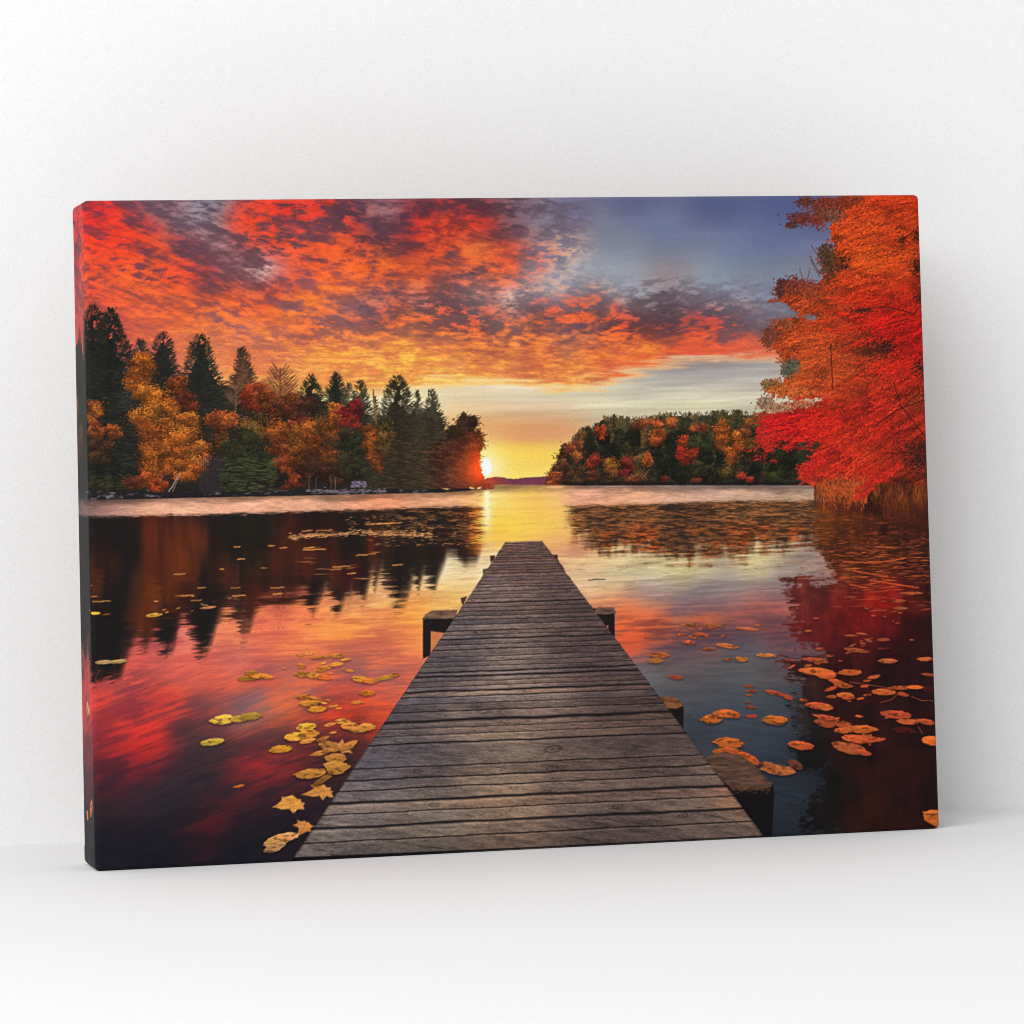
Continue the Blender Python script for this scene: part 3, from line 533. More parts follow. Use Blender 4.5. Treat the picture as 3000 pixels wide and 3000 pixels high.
# ======================================================================
# 3  WATER
WATER = [
 (20,1700,50,36,36,40,32,36),(20,1950,170,60,60,80,50,60),(30,2080,222,66,62,150,50,58),(30,2200,200,60,60,110,44,54),(40,2300,120,44,54,72,38,50),(30,2450,40,32,44,34,30,42),
 (300,1900,160,60,50,90,40,44),(350,1990,240,92,72,150,66,74),(420,1900,232,100,88,180,80,78),(540,1880,238,132,112,200,90,80),(540,1960,248,112,80,214,92,84),(680,1840,248,144,92,218,104,82),(860,1800,246,132,82,220,104,76),(790,1850,244,120,84,214,96,80),(880,1720,246,140,86,200,100,72),
 (570,1990,250,112,74,216,90,80),(700,1950,218,114,98,190,96,94),(640,2010,250,104,66,206,88,78),(900,1890,252,150,80,230,112,72),(1000,1850,252,158,76,234,122,72),(1120,1720,246,204,144,216,166,116),(1100,1800,250,172,92,230,130,76),(1030,1740,246,190,120,216,140,90),
 (1300,1650,250,238,208,240,222,184),(1340,1620,250,234,196,240,210,160),(1260,1690,248,222,176,236,200,150),(1300,1730,242,196,112,232,172,90),(1200,1780,250,172,76,236,142,66),(1100,1900,246,132,70,196,98,80),(1210,1880,250,150,80,236,130,74),(1180,1960,236,110,78,196,98,84),
 (1000,1930,242,108,62,176,92,84),(1060,1980,234,92,62,150,94,96),(1120,1990,200,104,90,142,100,104),(900,1960,240,112,72,180,96,90),(880,2010,222,110,84,152,106,108),(760,1990,226,88,62,160,84,86),(1050,2040,248,86,44,206,72,58),(950,2070,242,82,44,144,60,58),(1100,2060,240,90,50,190,80,66),(1010,2110,222,56,34,112,42,42),(1070,2130,170,56,40,84,40,40),
 (300,2080,236,66,54,150,54,60),(400,2080,240,64,52,130,48,58),(330,2150,232,56,46,140,44,52),(440,2170,244,50,42,150,42,50),(480,2080,238,62,50,136,52,62),(520,2060,232,66,54,120,54,62),(300,2220,190,44,50,96,38,50),(400,2240,180,40,46,88,36,48),(340,2290,110,38,50,66,38,50),
 (580,2050,200,74,62,108,66,72),(640,2060,216,80,58,140,74,74),(560,2150,80,52,56,58,46,52),(600,2110,130,56,56,72,50,56),(640,2200,70,48,54,54,44,50),(540,2260,70,46,54,52,42,52),(700,2090,150,100,96,104,88,90),(770,2060,196,100,84,136,112,112),(820,2070,236,120,76,170,96,80),(860,2060,238,110,60,150,90,80),
 (500,2340,52,44,58,44,38,50),(400,2330,66,42,54,48,38,50),(300,2380,58,38,46,42,34,46),(300,2480,30,28,42,26,25,38),(450,2480,30,28,44,26,25,40),(620,2290,70,44,52,48,38,48),
 (740,2220,190,46,46,90,40,46),(780,2250,180,42,42,80,38,44),(700,2290,120,42,44,60,38,46),(840,2280,126,38,40,56,36,44),(790,2330,80,34,40,44,32,42),(630,2390,126,32,36,52,32,40),(620,2440,84,28,36,40,28,38),(700,2400,50,30,40,34,27,38),(860,2140,190,70,48,110,54,50),(900,2200,136,48,42,60,36,38),(820,2180,130,52,48,70,44,48),(950,2180,150,50,40,70,38,38),
 (930,2300,50,30,34,36,28,34),(850,2400,28,24,32,24,20,30),(700,2500,26,25,40,22,22,34),(1000,2250,56,32,34,40,28,32),
 (1700,1590,238,182,122,206,132,108),(1650,1570,244,190,110,226,150,104),(1760,1630,228,188,132,194,138,96),(1720,1660,236,200,150,226,180,130),(1800,1680,234,224,174,214,196,148),(2000,1668,234,220,164,214,194,140),(2200,1650,228,208,152,206,180,130),(1900,1650,230,214,160,200,180,130),(1720,1705,228,212,176,216,196,160),
 (1760,1720,226,200,160,206,180,148),(1900,1720,184,172,156,166,154,146),(2150,1712,166,152,146,150,138,136),(2050,1745,140,130,132,124,114,122),(2280,1715,160,142,136,140,124,124),(1700,1750,240,176,112,222,160,110),(1760,1765,240,140,82,196,122,100),(1860,1760,200,140,112,176,128,112),(2000,1772,156,120,116,130,108,116),
 (1850,1795,242,108,56,196,88,60),(1780,1810,240,124,66,206,96,64),(2050,1795,222,114,76,156,98,92),(2200,1798,206,98,76,156,84,78),(2280,1790,196,92,76,140,80,78),(1920,1830,228,96,46,156,62,50),(2050,1830,190,84,52,96,58,62),(1830,1870,232,88,46,126,72,70),(1950,1880,156,80,60,84,64,74),(2150,1850,98,68,76,76,60,72),(2250,1840,110,66,72,84,60,70),(1880,1900,226,88,52,120,74,76),(1830,1920,224,92,60,140,92,90),
 (1880,1950,130,104,106,112,98,104),(2000,1950,100,94,106,92,88,102),(2200,1900,100,92,102,88,82,94),(1900,1990,102,108,120,98,104,116),(2150,1980,98,102,112,92,96,108),(1950,2060,78,86,102,74,82,98),(2150,2060,74,82,100,70,78,96),(2040,2160,58,66,84,54,62,80),(2250,2150,60,68,86,56,64,82),
 (2260,2100,66,74,92,62,70,88),(2300,2250,50,58,76,44,52,68),(2280,2350,42,50,68,38,46,62),(2300,2420,40,48,64,34,42,56),(2400,2240,44,54,74,30,36,50),(2320,2440,40,48,64,34,42,56)]
def paint_water(img, L):
    f = field(WATER, 50, (1, 1))
    lit, drk = f[..., :3]/255, f[..., 3:6]/255
    cool = sstep(1850, 1950, PX)*sstep(1880, 1980, PY); tone = 1-cool[..., None]*np.array([.04, .07, .15], np.float32); lit = lit*tone; drk = drk*tone
    axis = np.interp(PX[0], [0,250,1160,1440,1700,2400,2800], [1470,1464,1446,1440,1432,1432,1470])[None]
    dep = PY-axis
    # waves: level far off, slanting up to the right near the left edge
    def wav(a, seed):
        X = PX*math.cos(a)+PY*math.sin(a); Y = -PX*math.sin(a)+PY*math.cos(a)
        return np.stack([fbm(X*.009, Y*.022, 4, 37+seed, .55), fbm(X*.006, Y*.05, 4, 33+seed, .6), fbm(X*.011, Y*.16, 4, 35+seed, .62)], -1)
    wl = np.clip((1200-PX)/500, 0, 1)*np.clip((PY-1830)/260, 0, 1); wr = np.clip((PX-1800)/500, 0, 1)*np.clip((PY-1880)/300, 0, 1)
    ww = lerp(lerp(wav(-.04, 0), wav(-.34, 5), wl), wav(.2, 9), wr)
    blot, sw, fine = ww[..., 0], ww[..., 1], ww[..., 2]
    t = blot*.62+sw*.28+fine*.12
    t = (t-t.mean())/t.std()
    m = sstep(-1.6, 1.6, t+(fine-.5)*2.0)
    W = lerp(drk, lit, m)*(1+(fine-.5)[..., None]*.22)
    W = lerp(W, (lit+drk)*.5, wl*.3)
    W = W*(1-.22*sstep(1000, 500, PX)*sstep(2080, 2380, PY))[..., None]
    # ---- bright strip under the far shore
    tex = fbm(PX*.05, PY*.35, 4, 39, .65); tx2 = fbm(PX*.012, PY*.05, 3, 40)
    strip = field([(0,1490,112,88,88),(250,1490,116,90,92),(330,1490,170,130,124),(450,1495,214,164,144),(560,1490,222,172,150),(700,1490,226,168,148),(900,1480,214,162,140),(1150,1468,226,150,122),(1250,1470,220,164,132),(1340,1460,212,158,128),(1400,1450,232,180,110),(1480,1440,244,196,130),(1500,1430,236,186,140),(1560,1450,250,212,110),(1640,1440,238,180,134),(1720,1455,230,164,142),(1850,1455,222,168,142),(2000,1450,206,164,146),(2150,1450,190,160,146),(2350,1455,176,150,134),(1700,1430,212,168,156),(2000,1430,196,160,150)], 60)/255
    shore = np.interp(PX[0], [0,240,900,1300,1446,1600,2000,2400], [1470,1466,1452,1443,1433,1421,1422,1422])[None]
    strip = strip*np.array([1.07, 1.03, .95], np.float32)
    strip = strip*(.80+.40*tex+.22*(tx2-.5))[..., None]*(.62+.38*sstep(0, 26, PY-shore+(tx2-.5)*24))[..., None]
    low = np.interp(PX[0], [0,200,600,900,1300,1420,1500,1640,1660,1900,2150,2400,2800], [1518,1515,1508,1498,1486,1483,1478,1478,1481,1476,1468,1466,1466])[None]
    low = low+(fbm(PX*.06, PY*.3, 3, 42)-.5)*8
    # ---- sun path
    sun = field([(1425,1450,255,236,150),(1500,1480,252,208,104),(1580,1480,248,192,92),(1500,1540,254,214,74),(1440,1560,254,204,58),(1600,1540,250,208,86),(1480,1600,250,192,96),(1420,1600,248,190,100),(1620,1590,240,176,116),(1440,1640,250,226,170),(1640,1450,246,196,130)], 60)/255
    sun = sun*(.93+.14*fine)[..., None]
    wsun = sstep(1390, 1446, PX+(fine-.5)*110+(tex-.5)*70)*sstep(1684, 1624, PX+(fine-.5)*90+(tex-.5)*60)*sstep(1640, 1560, PY)*sstep(1425, 1455, PY)
    # ---- mirrored trees
    amp = np.clip((PY-1560)/260, 0, 1)
    disp = (fine-.5)*150*amp+(sw-.5)*50*amp
    srcy = axis*2-PY+disp; srcx = PX-.020*dep+(fine-.5)*46*amp+(sw-.5)*16*amp
    T = L.copy(); T[..., :3] *= T[..., 3:]
    T = blur1(blur1(T, 26, 0), 16, 0); T = blur1(T, 2, 1)
    R = gather(T, (srcx-SX0)*SC, (srcy-SY0)*SC)
    a = np.clip(R[..., 3], 0, 1); rc = R[..., :3]/np.maximum(a, .02)[..., None]
    a = sstep(.40, .98, a)
    lum = rc.mean(2)
    dk = np.array([.66, .52, .42], np.float32)
    rc = rc*dk+c3(6, 4, 6)
    rc = lerp(rc, c3(18, 17, 24)[None, None], np.clip(.52-lum*1.7, 0, .5))
    left = sstep(1440, 1400, PX)
    W = lerp(W, rc, a*left*sstep(2120, 2000, PY))
    # faded warm edge where the reflection thins out
    # ---- lily rafts and wind-ruffled patches
    rip = fbm(PX*.034, PY*.20, 5, 55, .62); rip2 = fbm(PX*.07, PY*.4, 3, 56, .6)
    r = sstep(.32, .72, rip*.66+rip2*.34)
    brown = lerp(c3(50, 36, 26)[None, None], c3(156, 96, 54)[None, None], r)
    bt = fbm(PX*.012, PY*.03, 3, 57)
    brown = lerp(brown, lerp(c3(32, 26, 22)[None, None], c3(176, 84, 36)[None, None], r), sstep(.45, .7, bt)*.8*sstep(1530, 1560, PY))
    colr = fbm(PX*.012, PY*.004, 3, 59); brown = brown*(.66+.62*colr)[..., None]; brown = lerp(brown, brown*np.array([1.22, .9, .66], np.float32), sstep(.5, .75, colr)*sstep(1510, 1570, PY))
    lowR = np.interp(PX[0], [1640,1700,1760,1850,2000,2150,2300,2450,2800], [1530,1570,1600,1612,1630,1624,1600,1600,1640])[None]+(fbm(PX*.05, PY*.02, 3, 58)-.5)*70
    mR = sstep(1640, 1680, PX+(rip-.5)*40)*sstep(lowR+34, lowR-34, PY+(fine-.5)*90)
    W = lerp(W, brown, mR)
    mL = sstep(1060, 1240, PX+(bt-.5)*160)*sstep(1430, 1408, PX+(rip-.5)*16)*sstep(1612, 1560, PY+(rip-.5)*60)
    W = lerp(W, lerp(c3(34, 26, 22)[None, None], c3(176, 112, 62)[None, None], sstep(.44, .74, rip*.7+rip2*.3)), mL*.8)
    g = np.exp(-((PX-1400)/26)**2)*sstep(1640, 1590, PY)*sstep(1470, 1490, PY)
    W = lerp(W, c3(214, 122, 40)*(.6+.7*r)[..., None], g*.75)
    W = lerp(W, sun, wsun)
    W = lerp(strip, W, sstep(-7, 7, PY-low+(tex-.5)*14)*(1-sstep(1440,1470,PX)*sstep(1640,1600,PX)*sstep(1600,1480,PY)))
    W = lerp(W, sun, wsun)
    gl = np.exp(-((PX-1427)/(9+(PY-1440)*.06))**2)*sstep(1432, 1445, PY)*sstep(1600, 1470, PY)
    W = lerp(W, c3(255, 246, 190), np.clip(gl*(.85+.6*fine), 0, 1))
    # dark rim line of the far right shore
    W = lerp(W, c3(120, 104, 104), np.exp(-((PY-1428-(fine-.5)*6)/3.2)**2)*sstep(1680, 1800, PX)*.7)
    # ---- maple reflection on the right
    mp = [(2430,1470),(2390,1500),(2400,1560),(2400,1600),(2420,1650),(2440,1700),(2380,1690),(2330,1700),(2300,1704),(2296,1730),(2310,1760),(2330,1790),(2316,1830),(2330,1870),(2380,1890),(2400,1930),(2280,1930),(2300,1975),(2330,2000),(2360,2060),(2310,2060),(2330,2130),(2350,2160),(2310,2190),(2340,2215),(2330,2260),(2420,2250),(2390,2330),(2350,2400),(2380,2440),(2480,2440),(2520,2480),(2800,2480),(2800,1460)]
    M = polymask(mp, 14, 34, .035, 12); M = np.clip(M+((fine-.5)*1.6+(rip2-.5)*1.2)*M*(1-M)*4, 0, 1)
    M = sstep(.15, .85, M)
    mc = field([(2420,1520,120,58,28),(2500,1545,112,48,22),(2640,1560,76,32,18),(2740,1560,52,22,14),(2440,1600,90,46,26),(2600,1590,70,30,18),(2700,1610,40,18,14),(2550,1660,76,30,20),(2340,1740,112,40,44),(2400,1760,100,34,36),(2470,1700,110,40,26),(2520,1780,168,22,22),(2460,1830,136,24,26),(2620,1760,150,20,22),(2590,1830,120,16,20),(2350,1860,106,28,32),(2420,1850,96,22,26),(2700,1740,70,24,20),(2700,1850,44,12,20),(2600,1920,56,12,20),(2480,1930,70,16,22),(2400,1960,58,18,24),
                (2700,2000,38,12,18),(2560,2030,46,12,18),(2420,2060,46,16,20),(2360,2010,60,34,40),(2340,2120,40,34,42),(2600,2150,50,14,18),(2700,2200,44,10,14),(2480,2180,44,12,16),(2360,2200,24,20,28),(2380,2330,18,16,22),(2440,2300,22,16,20),(2560,2260,52,14,14),(2520,2370,52,18,14),(2680,2330,40,10,16),(2600,2440,52,14,12),(2400,2420,20,18,24),(2480,2460,60,26,18)], 50)/255
    mc = mc*np.array([.86, .9, .72], np.float32)
    vb = fbm(PX*.03, PY*.008, 4, 66, .55); dap = fbm(PX*.02, PY*.03, 4, 68, .6)
    mc = mc*(.30+1.4*(.55*vb+.45*dap))[..., None]
    og = sstep(.5, .72, rip*.6+rip2*.4)*sstep(1800, 1560, PY)*sstep(2760, 2650, PX+(dap-.5)*200); mc = lerp(mc, c3(196, 88, 44), og*.55)
    W = lerp(W, mc, M)
    img = lerp(img, W, sstep(-1, 1, PY-np.interp(PX[0], [0,240,900,1300,1446,1448,1600,1700,2000,2400,2800], [1470,1466,1452,1443,1433,1420,1421,1423,1422,1422,1440])[None]))
    return np.clip(img, 0, 1)

def ripple_marks(img):
    """thin floating things: short bright dashes far off"""
    def dash(n, x0, x1, y0, y1, cols, Lm=14, al=.8, w=.8):
        xx = x0+rng.random(n)*(x1-x0); yy = y0+rng.random(n)*(y1-y0)
        z = np.clip((yy-1480)/300, .25, 1.4)
        strokes(img, xx, yy, Lm*z*(.4+rng.random(n)), w*(.6+z*.5), rng.normal(-.02, .05, n), np.array(cols)/255*(.65+rng.random((n,1))*.5), al)
    # raft band on the left
    n = 430; t = rng.random(n); xx = 850+t*420; yy = 1574-10*np.sin(t*3.1)+rng.normal(0, 4.2, n)-t*4
    strokes(img, xx, yy, 7*(.4+rng.random(n)), .9, rng.normal(-.03, .12, n), np.clip(np.array([214,150,92])/255*(.45+rng.random((n,1))*.75), 0, 1), .8)
    dash(60, 1000, 1290, 1510, 1560, (200,132,78), 26); dash(90, 1080, 1380, 1540, 1600, (186,120,72), 22); dash(14, 860, 1180, 1590, 1700, (214,140,72), 34)
    for x, y, l in [(527,1682,16),(695,1602,8),(707,1638,9),(795,1599,7),(773,1664,7),(650,1668,4),(548,1745,18),(530,1745,14),(590,1722,10),(690,1722,13),(812,1722,18),(575,1759,14),(812,1740,12),(700,1745,18),(273,1748,11),(296,1762,26),(830,1605,9),(1060,1626,16),(1090,1623,9),(1165,1655,14),(1000,1660,24),(985,1668,14),(1030,1680,11),(905,1605,14),(920,1610,32),(950,1554,22),(900,1555,14),(1095,1535,22),(1130,1534,24),(1165,1532,10)]:
        line(img, [(x-l, y+l*.05), (x+l, y-l*.05)], 1.2, c3(222, 146, 74)*(.7+rng.random()*.35), .85)
    # right side
    dash(260, 2420, 2740, 1560, 1700, (190,84,42), 18, .55); dash(110, 2440, 2750, 1590, 1790, (206,92,46), 26, .6); dash(50, 2470, 2740, 1600, 1720, (226,110,56), 32, .7); dash(60, 1690, 2300, 1640, 1740, (176,140,100), 18, .45)
    dash(40, 2300, 2480, 1640, 1700, (170,110,70), 20, .5)
    for p in [[(2470,1645),(2560,1650),(2650,1636)],[(2490,1712),(2540,1722)],[(2500,1672),(2600,1690)],[(2550,1700),(2690,1722)]]: line(img, p, 1.3, c3(206, 84, 44), .75)
    line(img, [(1726,1700),(1748,1697),(1772,1697)], 1.8, c3(120, 104, 96), .8); line(img, [(1940,1678),(1960,1680)], 1, c3(150, 132, 110), .7)

def leaf(img, x, y, rx, ry, ang, col, tip=.3, veins=2, serr=.06):
    col = np.clip(np.array(col, float)/255*np.array([.95, .91, .92])*(1+rng.normal(0, .09))*(1+rng.normal(0, .035, 3)), 0, 1)
    a = np.linspace(0, 2*math.pi, 26, endpoint=False)
    r = 1+rng.normal(0, serr, 26)
    u = np.cos(a)*r*rx; v = np.sin(a)*np.abs(np.sin(a))**(tip*.6)*r*ry
    ca, sa = math.cos(ang), math.sin(ang)
    q = max(rx, ry)*1.4+12
    x0 = int(max(0, (x-q-SX0)*SC)); x1 = int(min(RW, (x+q-SX0)*SC)); y0 = int(max(0, (y-q-SY0)*SC)); y1 = int(min(RH, (y+q-SY0)*SC))
    b = (slice(y0, y1), slice(x0, x1))
    m = polymask(np.stack([x+u*ca-v*sa, y+u*sa+v*ca], 1), .8, box=b)
    tx = fbm(PX[b]*.05, PY[b]*.22, 3, int(x) % 50, .6)
    c = np.clip(col*(.78+.44*tx)[..., None]*(1-.10*np.clip((PY[b]-y)/ry, -1, 1))[..., None], 0, 1)
    sp = sstep(.62, .7, fbm(PX[b]*.06, PY[b]*.16, 3, int(y) % 41)); c = c*(1-.38*sp)[..., None]
    sh = polymask(np.stack([x+u*ca*1.04-v*sa, y+u*sa+v*ca+ry*.35+1.5], 1), 2, box=b)
    img[b] = lerp(lerp(img[b], img[b]*.45, sh*.6), c, m)
    for k in range(veins):
        o = (k-(veins-1)/2)*.5
        line(img, [(x-rx*.8*ca-o*ry*-sa, y-rx*.8*sa+o*ry*.6), (x+rx*.75*ca, y+rx*.75*sa+o*ry*.9)], .2, col*.66, .22)
YL = (226,170,56); YO = (226,140,46); OG = (206,88,36)
def lobed(img, x, y, s, sq, ang, col):
    """a maple leaf lying on the water: five pointed lobes, squashed by the view"""
    pts = []
    for k, (a, r) in enumerate([(-2.7,.5),(-2.25,.46),(-1.85,.82),(-1.5,.62),(-1.15,.95),(-.78,.6),(-.42,.86),(0,1.12),(.36,.84),(.75,.6),(1.15,.95),(1.5,.62),(1.85,.8),(2.3,.44),(2.7,.5),(3.14,.34)]):
        r = r*(1+rng.normal(0, .06)); u = r*math.cos(a)*s; v = r*math.sin(a)*s
        X = u*math.cos(ang)-v*math.sin(ang); Y = (u*math.sin(ang)+v*math.cos(ang))*sq
        pts.append((x+X, y+Y))
    m = polymask(pts, 1.2, 3.2, .1, int(x) % 60); sh = polymask([(a+1, b+3) for a, b in pts], 2)
    img[:] = lerp(img, img*.5, sh*.5)
    tx = fbm(PX*.05, PY*.16, 4, int(y) % 50, .6)
    fill(img, m, np.clip(c3(*col)*(.74+.52*tx)[..., None], 0, 1))
    line(img, [(x, y), pts[7]], .25, c3(*col)*.62, .4); line(img, [(x, y), pts[4]], .2, c3(*col)*.66, .3); line(img, [(x, y), pts[10]], .2, c3(*col)*.66, .3)
LOBED = [(862,2352,60,.5,2.75,(226,154,70)),(950,2318,56,.48,2.8,(222,148,68)),(893,2418,34,.85,2.0,(212,134,64)),(1000,2190,46,.5,-.4,(212,138,70)),(2535,2166,46,.42,.1,(204,88,42)),(2030,2100,1,.4,0,(214,110,44)),(2440,2112,44,.36,2.9,(206,92,44)),(2130,2245,54,.34,.5,(200,94,42))]
LEAVES = [
 # left, from the far end
 (276,1797,19,4.5,0,YL),(244,1790,7,3,0,YL),(310,1800,12,2,-.1,(150,90,50)),(452,1802,26,6,-.12,(232,166,58)),(480,1787,7,2,-.2,(190,120,60)),(610,1780,24,4,-.1,(204,150,90)),(598,1772,12,2.5,.2,(190,140,88)),(305,1940,27,6,-.06,(206,170,110)),(348,1938,24,6.5,-.15,(206,164,100)),
 (730,1986,34,8,-.08,(228,152,50)),(765,1981,36,8,.05,(228,150,48)),(735,1970,20,6,-.05,(230,150,52)),
 (940,1925,26,5,-.12,(236,146,60)),(988,1921,20,6,0,(240,150,56)),(950,1958,34,7,-.3,(240,150,56)),(985,1946,22,6,-.1,(240,152,60)),(890,1975,30,7,.0,(236,150,56)),(925,1980,30,8,.1,(236,150,54)),(950,1985,22,6,.1,(240,130,54)),(1060,1990,32,9,.1,(242,150,54)),(1085,1995,24,8,0,(240,142,54)),(1130,1985,36,6,-.2,(240,156,54)),(1155,1977,14,5,-.1,(240,160,54)),
 (890,2040,24,7,-.1,(240,150,50)),(920,2050,24,8,.1,(238,140,50)),(1075,2030,24,8,0,(238,142,46)),(905,2060,30,9,-.05,(236,150,50)),(930,2075,26,7,0,(226,140,46)),(930,2078,28,9,-.05,(232,158,48)),
 (655,2108,40,14,-.12,(222,172,64)),(700,2106,26,10,-.05,(222,176,68)),(735,2098,31,11,-.08,(226,186,62)),(622,2174,37,10.5,-.14,(224,170,58)),
 (898,2130,30,12,-.12,(232,160,54)),(875,2156,44,13,-.12,(232,168,58)),(905,2150,30,12,-.05,(232,164,56)),(823,2194,34,11,-.1,(228,160,46)),(1005,2114,24,9,.05,(226,150,60)),(1025,2127,27,11,-.02,(230,160,62)),(1075,2130,27,11,.0,(234,160,62)),(1050,2139,26,8,-.05,(232,156,60)),
 (965,2186,34,14,.3,(212,138,66)),(1020,2184,32,9,-.45,(214,138,68)),(940,2206,34,7,-.2,(206,128,60)),(983,2221,32,15,.02,(222,146,62)),(985,2244,40,13,.06,(226,150,62)),(912,2266,46,15,-.12,(230,154,60)),(990,2252,34,16,-.2,(228,150,60)),(946,2284,34,9,-.55,(204,128,56)),
 
 (815,2462,44,17,-.32,(222,166,100)),(805,2482,34,13,-.35,(218,160,92)),(846,2450,30,12,-.1,(220,160,92)),(700,2303,17,4,-.2,(206,96,40)),
 (165,2080,26,12,.2,(232,140,96)),(195,2090,18,14,-.2,(232,140,96)),(150,2098,24,11,.4,(228,130,90)),(205,2378,36,22,-.7,(232,140,84)),(120,2410,20,14,.4,(232,150,70)),
 # right
 (1932,1919,30,8,.0,(210,120,52)),(1920,1935,24,8,.0,(206,126,56)),(2020,1830,26,5,.05,(226,126,64)),(2090,1832,30,5,0,(206,106,56)),(2050,1858,18,5,.05,(214,104,50)),(2020,1882,20,6,.1,(200,100,52)),(2076,1901,20,5,.0,(214,122,58)),(2130,1892,32,7,.15,(206,116,56)),(2190,1842,34,4,.1,(196,112,56)),(2218,1832,10,3,.1,(196,100,56)),
 (2172,1931,19,8,.06,(206,124,56)),(2132,1932,16,4,0,(196,116,60)),(2246,1920,29,6,.05,(206,116,58)),(1980,1984,22,6,.1,(140,64,44)),(2196,2025,11,3,.1,(190,84,44)),(2270,2030,32,6,.25,(182,84,44)),(2308,2042,18,7,.4,(160,72,44)),(2312,1934,18,3,.1,(170,86,60)),
 (2088,2106,30,14,-.05,(226,122,40)),(2130,2091,42,12,.1,(212,96,42)),(2062,2105,14,4,-.4,(214,116,40)),(2270,2110,36,14,.08,(226,124,46)),(2285,2108,22,10,.1,(220,116,44)),(2135,2176,46,15,.1,(216,108,46)),(2110,2202,22,10,.0,(216,112,40)),(2160,2205,44,10,.3,(186,84,44)),(2195,2222,36,12,.5,(210,94,40)),(2280,2255,52,15,.1,(206,110,56)),(2250,2240,24,8,.2,(200,106,56)),(2330,2240,24,12,.5,(110,62,42)),
 (2395,1968,56,12,.1,(212,96,44)),(2420,1978,30,11,.1,(212,98,42)),(2490,1970,36,9,.0,(208,92,42)),(2382,1933,32,6,.1,(196,84,46)),(2405,1935,24,6,.2,(200,92,46)),(2395,1943,10,4,.1,(200,92,44)),(2494,1862,21,3,0,(206,92,52)),(2525,1857,17,3,.1,(206,96,56)),(2510,1905,38,6,.14,(206,92,48)),(2588,1874,20,5,0,(190,84,50)),(2590,1900,20,3,0,(130,52,32)),(2601,1936,29,7,.02,(206,112,58)),(2712,1931,25,6,.0,(206,112,52)),(2640,1782,22,4,.0,(196,110,56)),(2630,1760,24,4,0,(204,92,48)),(2670,1738,36,4,0,(206,92,50)),(2490,1750,20,4,0,(190,80,40)),
 (2450,1997,24,7,.25,(212,98,44)),(2470,2008,28,8,.1,(214,104,46)),(2437,2041,16,5,0,(208,96,42)),(2476,2037,26,9,.05,(216,108,46)),(2590,2027,36,10,.04,(214,108,46)),(2640,2015,36,6,.0,(208,96,46)),(2680,2013,26,6,.05,(206,92,44)),(2645,2034,18,6,.2,(196,84,44)),(2725,1977,26,4,.1,(206,96,44)),
 (2400,2068,40,11,.12,(206,96,44)),(2420,2072,22,10,.1,(206,98,44)),(2300,2108,1,1,0,OG),(2420,2117,34,14,.15,(206,92,44)),(2470,2122,24,10,.1,(200,88,44)),(2420,2102,40,7,.2,(196,86,44)),(2520,2136,52,12,.02,(214,104,42)),(2470,2140,28,9,.0,(212,100,42)),(2510,2165,46,12,.1,(206,92,42)),(2560,2168,34,7,-.1,(200,84,42)),(2490,2192,54,17,.22,(206,98,54)),(2530,2205,24,8,.2,(200,94,52)),(2347,2184,38,13,.12,(196,92,42)),
 (2624,2093,48,12,.1,(206,98,52)),(2660,2114,34,9,.08,(206,98,48)),(2715,2115,30,8,.2,(206,98,44)),(2650,2140,36,9,.1,(84,22,22)),(2730,2170,30,14,.1,(214,106,44)),(2725,2020,22,8,0,(70,16,20)),(2745,2398,44,23,.35,(206,112,38))]

